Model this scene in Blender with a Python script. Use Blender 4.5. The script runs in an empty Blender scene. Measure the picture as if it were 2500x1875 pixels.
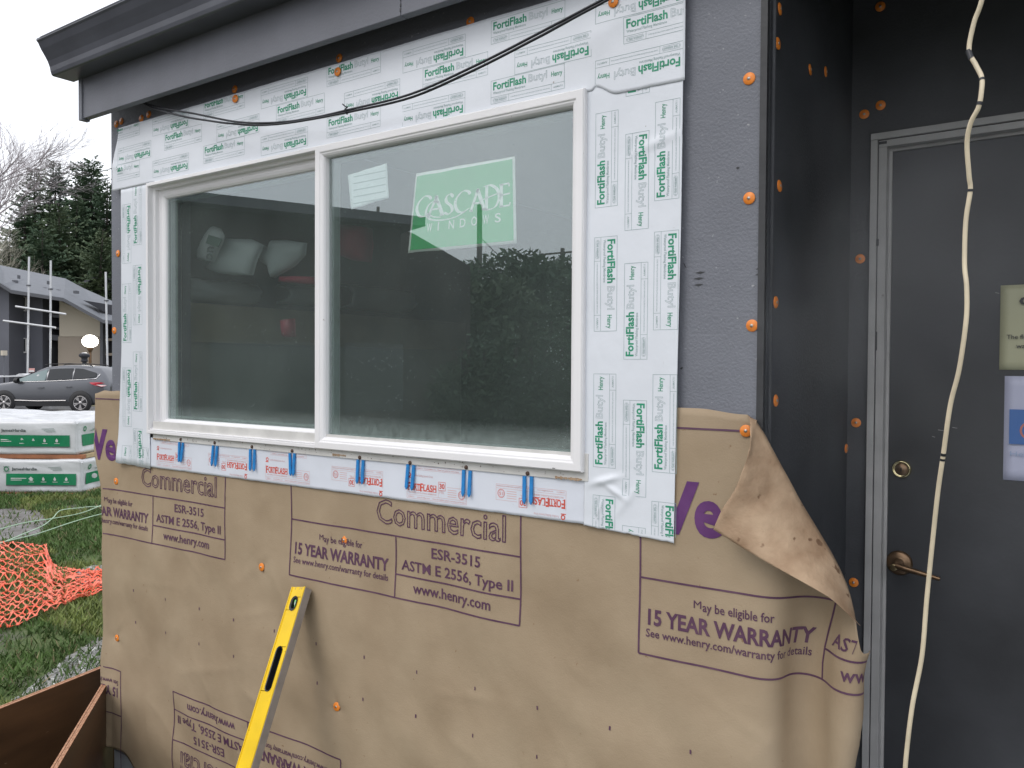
import bpy, bmesh, math, random
from mathutils import Vector, Matrix, noise
random.seed(7)
S = bpy.context.scene
COL = S.collection
# ------------------------------------------------------------------ camera
CAMZ, WALLD = 1.70, 1.69                       # eye height, distance of the window wall
F_PX, CX, CY = 2022.0, 1250.0, 937.5           # focal length in pixels of a 2500 x 1875 frame
R = ((0.81746955, 0.0166569, -0.57573091),
     (0.5759421, -0.01348616, 0.81737924),
     (0.00585061, -0.99977031, -0.02061794))
CAM = Vector((0.0, -WALLD, CAMZ))
cd = bpy.data.cameras.new('camera'); cam = bpy.data.objects.new('camera', cd); COL.objects.link(cam)
cd.sensor_width = 36.0; cd.lens = F_PX / 2500.0 * 36.0; cd.clip_start = 0.02; cd.clip_end = 3000
cam.matrix_world = Matrix(((R[0][0], -R[0][1], -R[0][2], CAM.x), (R[1][0], -R[1][1], -R[1][2], CAM.y),
                           (R[2][0], -R[2][1], -R[2][2], CAM.z), (0, 0, 0, 1)))
S.camera = cam
# ------------------------------------------------------------------ world, sun, exposure
SUN_EL, SUN_AZ = math.radians(48), math.radians(200)
w = bpy.data.worlds.new("World"); S.world = w; w.use_nodes = True
nt = w.node_tree; nt.nodes.clear()
sky = nt.nodes.new('ShaderNodeTexSky'); sky.sky_type = 'NISHITA'; sky.sun_disc = False
sky.sun_elevation = SUN_EL; sky.sun_rotation = SUN_AZ; sky.dust_density = 4.0; sky.ozone_density = 1.0
tc = nt.nodes.new('ShaderNodeTexCoord')
cl = nt.nodes.new('ShaderNodeTexNoise'); cl.inputs['Scale'].default_value = 2.2; cl.inputs['Detail'].default_value = 5
nt.links.new(tc.outputs['Generated'], cl.inputs['Vector'])
cr = nt.nodes.new('ShaderNodeValToRGB')
cr.color_ramp.elements[0].color = (10.0, 10.4, 11.2, 1); cr.color_ramp.elements[0].position = .3
cr.color_ramp.elements[1].color = (13.4, 13.5, 13.9, 1); cr.color_ramp.elements[1].position = .7
nt.links.new(cl.outputs['Fac'], cr.inputs['Fac'])
mx = nt.nodes.new('ShaderNodeMixRGB'); mx.inputs[0].default_value = 0.85      # a closed cloud layer over the clear sky
nt.links.new(sky.outputs[0], mx.inputs[1]); nt.links.new(cr.outputs[0], mx.inputs[2])
bg = nt.nodes.new('ShaderNodeBackground'); bg.inputs['Strength'].default_value = 0.10
out = nt.nodes.new('ShaderNodeOutputWorld')
nt.links.new(mx.outputs[0], bg.inputs['Color']); nt.links.new(bg.outputs[0], out.inputs['Surface'])
sl = bpy.data.lights.new('sun', 'SUN'); sl.energy = 0.7; sl.angle = math.radians(25); sl.color = (1, .97, .92)
so = bpy.data.objects.new('sun', sl); COL.objects.link(so); so.location = (0, -20, 30)
sd = Vector((math.sin(SUN_AZ) * math.cos(SUN_EL), math.cos(SUN_AZ) * math.cos(SUN_EL), math.sin(SUN_EL)))
so.rotation_euler = sd.to_track_quat('Z', 'Y').to_euler()
S.view_settings.view_transform = 'Standard'; S.view_settings.look = 'None'
S.view_settings.exposure = 0.36; S.view_settings.gamma = 1.0
S.cycles.max_bounces = 8; S.cycles.transparent_max_bounces = 24

# ------------------------------------------------------------------ measuring helpers (points read off the photograph onto true planes)
def ray(u, v):
    a, b = (u - CX) / F_PX, (v - CY) / F_PX
    return Vector([r[0] * a + r[1] * b + r[2] for r in R])
def at(u, v, depth): return CAM + ray(u, v) * depth
def onY(u, v, y=0.0):
    r = ray(u, v); return CAM + r * ((y - CAM.y) / r.y)
def onX(u, v, x):
    r = ray(u, v); return CAM + r * ((x - CAM.x) / r.x)
def onZ(u, v, z=0.0):
    r = ray(u, v); return CAM + r * ((z - CAM.z) / r.z)
def onP(u, v, p0, n):
    r = ray(u, v); return CAM + r * ((p0 - CAM).dot(n) / r.dot(n))
def Z(zr): return zr + CAMZ                    # heights relative to the eye
def smooth(a, b, x):
    t = min(1, max(0, (x - a) / (b - a))); return t * t * (3 - 2 * t)

# ------------------------------------------------------------------ materials
def nd(nt, typ, **kw):
    n = nt.nodes.new(typ)
    for k, v in kw.items(): setattr(n, k, v)
    return n
def pm(name, col, rough=.6, metal=0., spec=.5, var=0., vs=3., col2=None, bump=0., bs=60., bump2=0., bs2=8., speck=0., ss=40., speckcol=(.05, .04, .03), scale=None, emit=None, es=0., rvar=0., detail=6):
    m = bpy.data.materials.new(name); m.use_nodes = True; t = m.node_tree
    b = t.nodes['Principled BSDF']; L = t.links.new
    b.inputs['Base Color'].default_value = (*col, 1); b.inputs['Roughness'].default_value = rough
    b.inputs['Metallic'].default_value = metal; b.inputs['Specular IOR Level'].default_value = spec
    c = nd(t, 'ShaderNodeTexCoord'); mp = nd(t, 'ShaderNodeMapping'); L(c.outputs['Object'], mp.inputs[0])
    if scale: mp.inputs['Scale'].default_value = scale
    last = None
    if var or col2:
        n = nd(t, 'ShaderNodeTexNoise'); n.inputs['Scale'].default_value = vs; n.inputs['Detail'].default_value = detail; L(mp.outputs[0], n.inputs['Vector'])
        r = nd(t, 'ShaderNodeValToRGB'); r.color_ramp.elements[0].position = .32; r.color_ramp.elements[1].position = .68
        c2 = col2 or tuple(x * (1 + var) for x in col); c1 = col if col2 else tuple(x * (1 - var) for x in col)
        r.color_ramp.elements[0].color = (*c1, 1); r.color_ramp.elements[1].color = (*c2, 1)
        L(n.outputs['Fac'], r.inputs[0]); last = r.outputs[0]
        if rvar:
            mm = nd(t, 'ShaderNodeMapRange'); mm.inputs[3].default_value = rough - rvar; mm.inputs[4].default_value = rough + rvar
            L(n.outputs['Fac'], mm.inputs[0]); L(mm.outputs[0], b.inputs['Roughness'])
    if speck:
        n = nd(t, 'ShaderNodeTexNoise'); n.inputs['Scale'].default_value = ss; n.inputs['Detail'].default_value = 3; L(mp.outputs[0], n.inputs['Vector'])
        r = nd(t, 'ShaderNodeValToRGB'); r.color_ramp.elements[0].position = .70 - speck; r.color_ramp.elements[1].position = .74 - speck
        r.color_ramp.elements[0].color = (0, 0, 0, 1); r.color_ramp.elements[1].color = (1, 1, 1, 1); L(n.outputs['Fac'], r.inputs[0])
        x = nd(t, 'ShaderNodeMixRGB'); x.inputs[1].default_value = (*col, 1); x.inputs[2].default_value = (*speckcol, 1)
        if last: L(last, x.inputs[1])
        L(r.outputs[0], x.inputs[0]); last = x.outputs[0]
    if last: L(last, b.inputs['Base Color'])
    prev = None
    for amt, sc, dist in ((bump, bs, .002), (bump2, bs2, .02)):
        if amt:
            n = nd(t, 'ShaderNodeTexNoise'); n.inputs['Scale'].default_value = sc; n.inputs['Detail'].default_value = 5; L(mp.outputs[0], n.inputs['Vector'])
            bn = nd(t, 'ShaderNodeBump'); bn.inputs['Strength'].default_value = amt; bn.inputs['Distance'].default_value = dist
            L(n.outputs['Fac'], bn.inputs['Height'])
            if prev: L(prev, bn.inputs['Normal'])
            prev = bn.outputs[0]
    if prev: L(prev, b.inputs['Normal'])
    if emit: b.inputs['Emission Color'].default_value = (*emit, 1); b.inputs['Emission Strength'].default_value = es
    return m
M = {}
M['sheath'] = pm('sheathing_coating', (.160, .168, .195), .62, var=.10, vs=2.5, bump=.9, bs=170, bump2=.15, bs2=12, speck=.02, ss=90, speckcol=(.32, .325, .34))  # pale specks paint tiny highlights onto the rough coat
M['sheath_shaded'] = pm('porch_coating_shaded', (.045, .048, .054), .7, var=.5, vs=2.4, bump=.5, bs=150, spec=.3)  # sheathing coat with porch shade and mist blotches painted into its colour
M['porch_strip_shaded'] = pm('porch_strip_shaded', (.066, .069, .076), .65, var=.2, vs=4, bump=.5, bs=150, spec=.3)  # same coat again, porch shade put into a darker base colour
M['trimdark'] = pm('dark_trim', (.03, .031, .034), .5, var=.2, vs=20, bump=.3, bs=80)
M['fascia'] = pm('fascia_paint', (.135, .140, .164), .55, var=.10, vs=6, bump=.4, bs=120)
M['gutter'] = pm('gutter_paint', (.085, .089, .108), .38, var=.12, vs=8, bump=.1, bs=50)
M['roof'] = pm('roof_shingle', (.08, .08, .085), .9, var=.3, vs=30)
M['found'] = pm('foundation_concrete', (.36, .39, .43), .9, var=.12, vs=9, bump=.5, bs=90)
M['kraft'] = pm('kraft_paper', (.305, .228, .148), .72, col2=(.385, .298, .202), vs=4.5, bump=.25, bs=260, bump2=.22, bs2=7, speck=-.02, ss=55, speckcol=(.26, .17, .10), spec=.35)
M['kraft_back'] = pm('kraft_reverse', (.27, .17, .10), .8, col2=(.46, .33, .22), vs=14, bump=.5, bs=120, bump2=.3, bs2=14, speck=.06, ss=26, speckcol=(.16, .09, .05))
M['purple'] = pm('purple_ink', (.085, .035, .075), .6, col2=(.13, .065, .105), vs=24, spec=.3)
M['violet'] = pm('violet_ink', (.10, .03, .13), .6, col2=(.14, .05, .17), vs=20, spec=.3)
M['tape'] = pm('flashing_facer', (.70, .73, .78), .36, var=.03, vs=5, bump2=.12, bs2=11, speck=-.055, ss=70, speckcol=(.35, .33, .31))
M['tape2'] = pm('sill_facer', (.68, .71, .78), .4, var=.03, vs=5, bump2=.1, bs2=11, speck=-.05, ss=60, speckcol=(.4, .35, .3))
M['green'] = pm('green_ink', (.02, .27, .15), .5, var=.15, vs=40)
M['thin'] = pm('grey_green_ink', (.30, .40, .40), .5)
M['red'] = pm('red_ink', (.62, .10, .07), .5, var=.1, vs=40)
M['redthin'] = pm('pale_red_ink', (.66, .42, .42), .5)
M['vinyl'] = pm('white_vinyl', (.80, .79, .80), .3, var=.02, vs=6, speck=-.07, ss=50, speckcol=(.35, .3, .27))
M['vinyl2'] = pm('sill_vinyl', (.60, .59, .57), .5, var=.1, vs=14, speck=-.02, ss=45, speckcol=(.22, .15, .1))
M['gasket'] = pm('gasket', (.10, .12, .12), .6)
M['spacer'] = pm('spacer', (.32, .40, .38), .5, var=.1, vs=20)
M['blue'] = pm('blue_plastic', (.02, .22, .56), .4, var=.12, vs=60)
M['screw'] = pm('rusty_screw', (.10, .06, .045), .6, metal=.4)
M['orange'] = pm('orange_cap', (.80, .24, .03), .45, var=.08, vs=90)
M['steel'] = pm('nail_head', (.45, .43, .40), .4, metal=.8)
M['black'] = pm('black_rubber', (.012, .013, .018), .42, var=.3, vs=30)
M['cord'] = pm('cream_cord', (.58, .50, .36), .5, var=.12, vs=25, bump=.3, bs=90)
M['yellow'] = pm('yellow_paint', (.80, .53, .012), .38, var=.08, vs=12, speck=-.035, ss=60, speckcol=(.35, .24, .05))
M['alu'] = pm('grey_rail', (.27, .235, .21), .55, var=.14, vs=18, speck=-.03, ss=50, speckcol=(.1, .08, .06))
M['vial'] = pm('green_vial', (.12, .42, .10), .1)
M['brass'] = pm('worn_brass', (.42, .33, .19), .3, metal=1., var=.2, vs=60)
M['bronze'] = pm('aged_bronze', (.20, .13, .08), .4, metal=.9, var=.25, vs=50)
M['brassring'] = pm('bright_brass', (.75, .66, .38), .2, metal=1.)
M['frame'] = pm('door_frame_paint', (.38, .375, .37), .5, var=.10, vs=12, speck=-.03, ss=24, speckcol=(.12, .1, .09))
M['door'] = pm('door_paint_misty', (.042, .044, .049), .45, var=.45, vs=2.2, bump=.15, bs=90, bump2=.05, bs2=5, spec=.4)  # broad pale and dark mottle paints the drifting mist onto the door
M['note1'] = pm('cream_notice', (.42, .42, .28), .5)
M['note2'] = pm('white_notice', (.46, .48, .62), .5)
M['ink'] = pm('black_ink', (.05, .05, .05), .6)
M['noteblue'] = pm('notice_blue', (.05, .14, .38), .5)
M['noteorange'] = pm('notice_orange', (.5, .16, .10), .5)
M['paleblue'] = pm('notice_pale_blue', (.30, .38, .55), .5)
M['gravel'] = pm('gravel', (.17, .165, .155), .9, col2=(.34, .33, .31), vs=26, bump=1., bs=30)
M['asphalt'] = pm('wet_asphalt', (.045, .045, .048), .35, col2=(.085, .085, .088), vs=1.5, rvar=.2, bump=.3, bs=40)
M['ply'] = pm('brown_plywood', (.060, .032, .017), .42, col2=(.125, .065, .032), vs=2.2, scale=(1, 1, 5), speck=-.03, ss=22, speckcol=(.25, .17, .12))
M['plyedge'] = pm('plywood_edge', (.55, .30, .18), .7, col2=(.32, .15, .08), vs=60, scale=(1, 1, 14))
M['net'] = pm('orange_netting', (.82, .09, .025), .5, col2=(.88, .23, .15), vs=9)
M['hose'] = pm('pale_green_line', (.42, .58, .42), .5)
M['wrap'] = pm('white_wrap', (.62, .63, .65), .3, var=.04, vs=4, bump2=.6, bs2=5)
M['wrapgreen'] = pm('green_print', (.01, .22, .095), .4, var=.12, vs=6)
M['wrapdark'] = pm('grey_print', (.09, .11, .11), .5)
M['wood'] = pm('dunnage_wood', (.42, .17, .08), .7, col2=(.25, .10, .05), vs=6)
M['woodpale'] = pm('pale_dunnage', (.48, .36, .21), .7, var=.15, vs=8)
M['bark'] = pm('bark', (.08, .065, .06), .9, var=.3, vs=6)
M['barkgrey'] = pm('grey_bark', (.40, .36, .38), .9, var=.2, vs=3)
M['fol'] = [pm('conifer_green_%s' % n, c, .8, col2=c2, vs=.9) for n, c, c2 in (('deep', (.052, .095, .058), (.095, .14, .078)), ('mid', (.070, .115, .062), (.12, .15, .085)), ('cool', (.062, .10, .078), (.105, .145, .105)))]  # greens lightened so the colour carries the distance haze
M['brush'] = pm('brush', (.055, .07, .038), .9, col2=(.12, .12, .075), vs=.5)
M['brush2'] = pm('brush_brown', (.10, .08, .06), .9, col2=(.07, .09, .03), vs=.6)
M['twig'] = pm('pale_twigs', (.50, .46, .42), .9, col2=(.60, .58, .48), vs=.6)
M['hill'] = pm('hill_soil', (.03, .035, .02), .95, col2=(.06, .055, .035), vs=.4)
M['bwall'] = pm('apartment_siding', (.115, .12, .145), .75, var=.1, vs=.6)
M['bbeige'] = pm('apartment_beige', (.50, .45, .37), .75, var=.04, vs=.6)
M['bbeige2'] = pm('apartment_tan', (.34, .29, .24), .8, var=.05, vs=.6)
M['bdark'] = pm('apartment_recess', (.035, .037, .045), .8)
M['broof'] = pm('apartment_roof', (.165, .175, .195), .85, var=.06, vs=3)
M['btrim'] = pm('apartment_trim', (.10, .105, .12), .7)
M['white'] = pm('white_paint', (.68, .68, .68), .5)
M['winglass'] = pm('dark_glass', (.05, .055, .06), .12)
M['pole'] = pm('galvanised_pole', (.55, .56, .58), .4, metal=.3, var=.08, vs=2)
M['woodpole'] = pm('weathered_pole', (.20, .185, .17), .8, var=.2, vs=3)
M['globe'] = pm('lit_globe', (1, .97, .9), .3, emit=(1, .94, .84), es=9.0)
M['carpaint'] = pm('grey_car_paint', (.15, .155, .17), .28, metal=.5, spec=.6)
M['carpaint2'] = pm('blue_car_paint', (.14, .18, .22), .25, metal=.4)
M['carglass'] = pm('car_glass', (.03, .034, .04), .35, spec=.12)
M['carglass2'] = pm('car_glass_clear', (.12, .18, .19), .3, spec=.25)
M['carblack'] = pm('car_black_plastic', (.018, .018, .02), .6)
M['chrome'] = pm('chrome', (.7, .7, .72), .15, metal=1.)
M['rim'] = pm('alloy_rim', (.52, .50, .50), .3, metal=.8)
M['tyre'] = pm('tyre', (.02, .02, .021), .8)
M['tail'] = pm('tail_lamp', (.55, .03, .05), .2, spec=.8)
M['tailw'] = pm('tail_lamp_clear', (.75, .55, .55), .2)
M['room'] = pm('room_wall', (.30, .33, .27), .85, vs=2, col2=(.36, .38, .31))
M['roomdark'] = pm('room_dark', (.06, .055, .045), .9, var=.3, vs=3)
M['osb'] = pm('interior_board', (.34, .31, .20), .8, var=.15, vs=5)
M['roomred'] = pm('reflection_red', (.26, .012, .04), .5, var=.2, vs=9)
M['sheet'] = pm('reflection_sheet', (.44, .49, .51), .4, var=.10, vs=4, bump2=.5, bs2=6)
M['bag'] = pm('bag_film', (.62, .66, .68), .4, var=.04, vs=8)
M['baggreen'] = pm('bag_green', (.10, .17, .14), .5)
M['wing'] = pm('far_wing_siding', (.05, .045, .045), .8, col2=(.075, .06, .055), vs=1.2)
def sticker_mat():
    m = pm('sticker_green', (.006, .44, .12), .5, var=.06, vs=5)
    return m
M['stgreen'] = sticker_mat()
M['stwhite'] = pm('sticker_white', (.82, .86, .84), .5)
M['paper'] = pm('window_paper', (.80, .85, .87), .6, var=.05, vs=20)
def glass_mat():
    m = bpy.data.materials.new('dusty_glass'); m.use_nodes = True; t = m.node_tree; t.nodes.clear(); L = t.links.new
    g = nd(t, 'ShaderNodeNewGeometry')
    dp = nd(t, 'ShaderNodeVectorMath', operation='DOT_PRODUCT'); L(g.outputs['Incoming'], dp.inputs[0]); L(g.outputs['Normal'], dp.inputs[1])
    ab = nd(t, 'ShaderNodeMath', operation='ABSOLUTE'); L(dp.outputs['Value'], ab.inputs[0])
    s1 = nd(t, 'ShaderNodeMath', operation='SUBTRACT'); s1.inputs[0].default_value = 1.; L(ab.outputs[0], s1.inputs[1])
    pw = nd(t, 'ShaderNodeMath', operation='POWER'); L(s1.outputs[0], pw.inputs[0]); pw.inputs[1].default_value = 5.
    ma = nd(t, 'ShaderNodeMath', operation='MULTIPLY_ADD'); L(pw.outputs[0], ma.inputs[0]); ma.inputs[1].default_value = .88; ma.inputs[2].default_value = .148
    tr = nd(t, 'ShaderNodeBsdfTransparent'); tr.inputs[0].default_value = (.90, .93, .915, 1)
    gl = nd(t, 'ShaderNodeBsdfGlossy'); gl.inputs['Roughness'].default_value = .0; gl.inputs['Color'].default_value = (.90, .97, 1., 1)
    m1 = nd(t, 'ShaderNodeMixShader'); L(ma.outputs[0], m1.inputs[0]); L(tr.outputs[0], m1.inputs[1]); L(gl.outputs[0], m1.inputs[2])
    c = nd(t, 'ShaderNodeTexCoord')
    # rain drops and dust: small cells, only some of them wet
    vo = nd(t, 'ShaderNodeTexVoronoi'); vo.inputs['Scale'].default_value = 115; L(c.outputs['Object'], vo.inputs['Vector'])
    sep = nd(t, 'ShaderNodeSeparateColor'); L(vo.outputs['Color'], sep.inputs[0])
    pn = nd(t, 'ShaderNodeTexNoise'); pn.inputs['Scale'].default_value = 3.5; pn.inputs['Detail'].default_value = 3; L(c.outputs['Object'], pn.inputs['Vector'])
    sz = nd(t, 'ShaderNodeMapRange'); L(pn.outputs['Fac'], sz.inputs[0]); sz.inputs[1].default_value = .35; sz.inputs[2].default_value = .7; sz.inputs[3].default_value = .10; sz.inputs[4].default_value = .25
    pr = nd(t, 'ShaderNodeMath', operation='MULTIPLY'); L(sep.outputs[0], pr.inputs[0]); L(sep.outputs[1], pr.inputs[1])
    p2 = nd(t, 'ShaderNodeMath', operation='MULTIPLY'); L(pr.outputs[0], p2.inputs[0]); L(sz.outputs[0], p2.inputs[1])
    lt = nd(t, 'ShaderNodeMath', operation='LESS_THAN'); L(vo.outputs['Distance'], lt.inputs[0]); L(p2.outputs[0], lt.inputs[1])
    dr = nd(t, 'ShaderNodeMath', operation='MULTIPLY'); L(lt.outputs[0], dr.inputs[0]); dr.inputs[1].default_value = .48
    # dust film, thicker along the bottom bead
    sx = nd(t, 'ShaderNodeSeparateXYZ'); L(c.outputs['Object'], sx.inputs[0])
    bt = nd(t, 'ShaderNodeMapRange'); L(sx.outputs['Z'], bt.inputs[0]); bt.inputs[1].default_value = 1.56; bt.inputs[2].default_value = 1.50; bt.inputs[3].default_value = 0.; bt.inputs[4].default_value = 1.
    n2 = nd(t, 'ShaderNodeTexNoise'); n2.inputs['Scale'].default_value = 60; n2.inputs['Detail'].default_value = 6; L(c.outputs['Object'], n2.inputs['Vector'])
    b2 = nd(t, 'ShaderNodeMath', operation='MULTIPLY'); L(bt.outputs[0], b2.inputs[0]); L(n2.outputs['Fac'], b2.inputs[1])
    fm = nd(t, 'ShaderNodeMath', operation='MULTIPLY_ADD'); L(pn.outputs['Fac'], fm.inputs[0]); fm.inputs[1].default_value = .08; fm.inputs[2].default_value = .018
    f2 = nd(t, 'ShaderNodeMath', operation='MULTIPLY_ADD'); L(b2.outputs[0], f2.inputs[0]); f2.inputs[1].default_value = .45; L(fm.outputs[0], f2.inputs[2])
    ad = nd(t, 'ShaderNodeMath', operation='ADD', use_clamp=True); L(f2.outputs[0], ad.inputs[0]); L(dr.outputs[0], ad.inputs[1])
    df = nd(t, 'ShaderNodeBsdfDiffuse'); df.inputs[0].default_value = (.42, .50, .48, 1)
    m2 = nd(t, 'ShaderNodeMixShader'); L(ad.outputs[0], m2.inputs[0]); L(m1.outputs[0], m2.inputs[1]); L(df.outputs[0], m2.inputs[2])
    o = nd(t, 'ShaderNodeOutputMaterial'); L(m2.outputs[0], o.inputs[0])
    return m
M['glass'] = glass_mat()
def ground_mat():
    m = bpy.data.materials.new('lawn_and_mud'); m.use_nodes = True; t = m.node_tree; L = t.links.new; b = t.nodes['Principled BSDF']
    c = nd(t, 'ShaderNodeTexCoord')
    n1 = nd(t, 'ShaderNodeTexNoise'); n1.inputs['Scale'].default_value = 1.1; n1.inputs['Detail'].default_value = 5; L(c.outputs['Object'], n1.inputs[0])
    n2 = nd(t, 'ShaderNodeTexNoise'); n2.inputs['Scale'].default_value = 45; n2.inputs['Detail'].default_value = 6; L(c.outputs['Object'], n2.inputs[0])
    g = nd(t, 'ShaderNodeValToRGB'); g.color_ramp.elements[0].color = (.04, .08, .018, 1); g.color_ramp.elements[1].color = (.13, .16, .05, 1); L(n2.outputs[0], g.inputs[0])
    d = nd(t, 'ShaderNodeValToRGB'); d.color_ramp.elements[0].color = (.08, .065, .05, 1); d.color_ramp.elements[1].color = (.19, .18, .17, 1); L(n2.outputs[0], d.inputs[0])
    k = nd(t, 'ShaderNodeValToRGB'); k.color_ramp.elements[0].position = .54; k.color_ramp.elements[1].position = .62; L(n1.outputs[0], k.inputs[0])
    x = nd(t, 'ShaderNodeMixRGB'); L(k.outputs[0], x.inputs[0]); L(g.outputs[0], x.inputs[1]); L(d.outputs[0], x.inputs[2]); L(x.outputs[0], b.inputs[0])
    b.inputs['Roughness'].default_value = .85
    bn = nd(t, 'ShaderNodeBump'); bn.inputs['Strength'].default_value = .8; bn.inputs['Distance'].default_value = .03; L(n2.outputs[0], bn.inputs['Height']); L(bn.outputs[0], b.inputs['Normal'])
    return m
M['ground'] = ground_mat()

# ------------------------------------------------------------------ mesh collecting
class MB:
    def __init__(s): s.v = []; s.f = []; s.m = []; s.sm = []
    def add(s, vs, fs, mi=0, sm=False):
        o = len(s.v); s.v += [Vector(p) for p in vs]
        for f in fs: s.f.append([o + i for i in f]); s.m.append(mi); s.sm.append(sm)
    def box(s, x0, x1, y0, y1, z0, z1, mi=0, mat=None):
        vs = [(x, y, z) for z in (z0, z1) for y in (y0, y1) for x in (x0, x1)]
        if mat is not None: vs = [mat @ Vector(p) for p in vs]
        s.add(vs, [(0, 2, 3, 1), (4, 5, 7, 6), (0, 1, 5, 4), (2, 6, 7, 3), (0, 4, 6, 2), (1, 3, 7, 5)], mi)
    def prism(s, poly, d, mi=0):                # planar polygon (3D points) pushed along vector d
        n = len(poly); d = Vector(d); a = [Vector(p) for p in poly]; b = [p + d for p in a]
        s.add(a + b, [tuple(range(n))[::-1], tuple(range(n, 2 * n))] + [(i, (i + 1) % n, n + (i + 1) % n, n + i) for i in range(n)], mi)
    def tube(s, pts, r, n=8, mi=0, caps=True):
        pts = [Vector(p) for p in pts]; k = len(pts); rs = r if isinstance(r, (list, tuple)) else [r] * k
        vs = []; ref = Vector((0, 0, 1))
        for i, p in enumerate(pts):
            d = (pts[min(i + 1, k - 1)] - pts[max(i - 1, 0)]).normalized()
            if abs(d.dot(ref)) > .95: ref = Vector((1, 0, 0)) if abs(d.x) < .9 else Vector((0, 1, 0))
            a = d.cross(ref).normalized(); b = d.cross(a)
            ref = (-b if b.dot(ref) < 0 else b) if abs(d.dot(ref)) > .6 else ref
            for j in range(n):
                t = 2 * math.pi * j / n; vs.append(p + a * math.cos(t) * rs[i] + b * math.sin(t) * rs[i])
        fs = [(i * n + j, i * n + (j + 1) % n, (i + 1) * n + (j + 1) % n, (i + 1) * n + j) for i in range(k - 1) for j in range(n)]
        s.add(vs, fs, mi, True)
        if caps: s.add(vs[:n], [tuple(range(n))[::-1]], mi); s.add(vs[-n:], [tuple(range(n))], mi)
    def lathe(s, prof, mat, n=24, mi=0):        # prof: (radius, height) along local z
        vs = [mat @ Vector((r * math.cos(2 * math.pi * j / n), r * math.sin(2 * math.pi * j / n), h)) for r, h in prof for j in range(n)]
        fs = [(i * n + j, i * n + (j + 1) % n, (i + 1) * n + (j + 1) % n, (i + 1) * n + j) for i in range(len(prof) - 1) for j in range(n)]
        s.add(vs, fs, mi, True)
    def grid(s, fn, nu, nv, mi=0, sm=True, flip=False):
        vs = [fn(i / nu, j / nv) for j in range(nv + 1) for i in range(nu + 1)]
        fs = []
        for j in range(nv):
            for i in range(nu):
                a = j * (nu + 1) + i; q = (a, a + 1, a + nu + 2, a + nu + 1); fs.append(q[::-1] if flip else q)
        s.add(vs, fs, mi, sm)
    def build(s, name, mats, parent=None, origin=None, bevel=0., solid=0., sub=0, local=False, weld=False):
        if not isinstance(mats, (list, tuple)): mats = [mats]
        me = bpy.data.meshes.new(name); off = Vector((0, 0, 0))
        if parent is not None and not local: off = wloc(parent)
        if origin is not None: off = Vector(origin)
        me.from_pydata([tuple(p - off) for p in s.v] if not local else [tuple(p) for p in s.v], [], s.f)
        for m in mats: me.materials.append(m)
        me.polygons.foreach_set('material_index', s.m); me.polygons.foreach_set('use_smooth', s.sm); me.update()
        if weld:
            bm = bmesh.new(); bm.from_mesh(me); bmesh.ops.remove_doubles(bm, verts=bm.verts[:], dist=1e-5); bm.to_mesh(me); bm.free()
        o = bpy.data.objects.new(name, me); COL.objects.link(o)
        if origin is not None and parent is None: o.location = off
        if parent is not None: o.parent = parent
        if bevel:
            b = o.modifiers.new('bevel', 'BEVEL'); b.width = bevel; b.segments = 2; b.limit_method = 'ANGLE'; b.angle_limit = .6
        if solid:
            b = o.modifiers.new('solid', 'SOLIDIFY'); b.thickness = solid; b.offset = -1
        if sub:
            b = o.modifiers.new('sub', 'SUBSURF'); b.levels = sub; b.render_levels = sub
        return o
def wloc(o):
    p = Vector((0, 0, 0))
    while o is not None: p = p + Vector(o.location); o = o.parent
    return p
def tag(o, label=None, cat=None, group=None, kind=None):
    if label: o['label'] = label
    if cat: o['category'] = cat
    if group: o['group'] = group
    if kind: o['kind'] = kind
    return o
def empty(name, loc, label, cat, group=None, rz=0):
    o = bpy.data.objects.new(name, None); COL.objects.link(o); o.location = loc; o.rotation_euler.z = rz; o.empty_display_size = .2
    return tag(o, label, cat, group)
def copy_tree(o, parent=None, loc=None, rz=None, label=None):
    kids = [c for c in COL.objects if c.parent == o]
    c = o.copy(); COL.objects.link(c)
    if parent is not None: c.parent = parent
    if loc is not None: c.location = loc
    if rz is not None: c.rotation_euler.z = rz
    if label: c['label'] = label
    for k in kids: copy_tree(k, c)
    return c

# ------------------------------------------------------------------ lettering: flat printed shapes in (u, v), later laid on a surface
_tc = {}
def glyphs(text, bold=0., outline=0.):
    key = (text, bold, outline)
    if key in _tc: return _tc[key]
    cu = bpy.data.curves.new('t', 'FONT'); cu.body = text; cu.size = 1.; cu.resolution_u = 2 if len(text) > 6 or outline else 5
    if outline: cu.fill_mode = 'NONE'; cu.bevel_depth = outline; cu.bevel_resolution = 0
    else: cu.offset = bold
    o = bpy.data.objects.new('t', cu); COL.objects.link(o)
    dg = bpy.context.evaluated_depsgraph_get(); me = o.evaluated_get(dg).to_mesh()
    vs = [(v.co.x, v.co.y, v.co.z) for v in me.vertices]; fs = [tuple(p.vertices) for p in me.polygons]
    o.evaluated_get(dg).to_mesh_clear(); bpy.data.objects.remove(o); bpy.data.curves.remove(cu)
    _tc[key] = (vs, fs); return _tc[key]
_h = glyphs('H'); CAPH = max(v[1] for v in _h[0])
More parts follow.
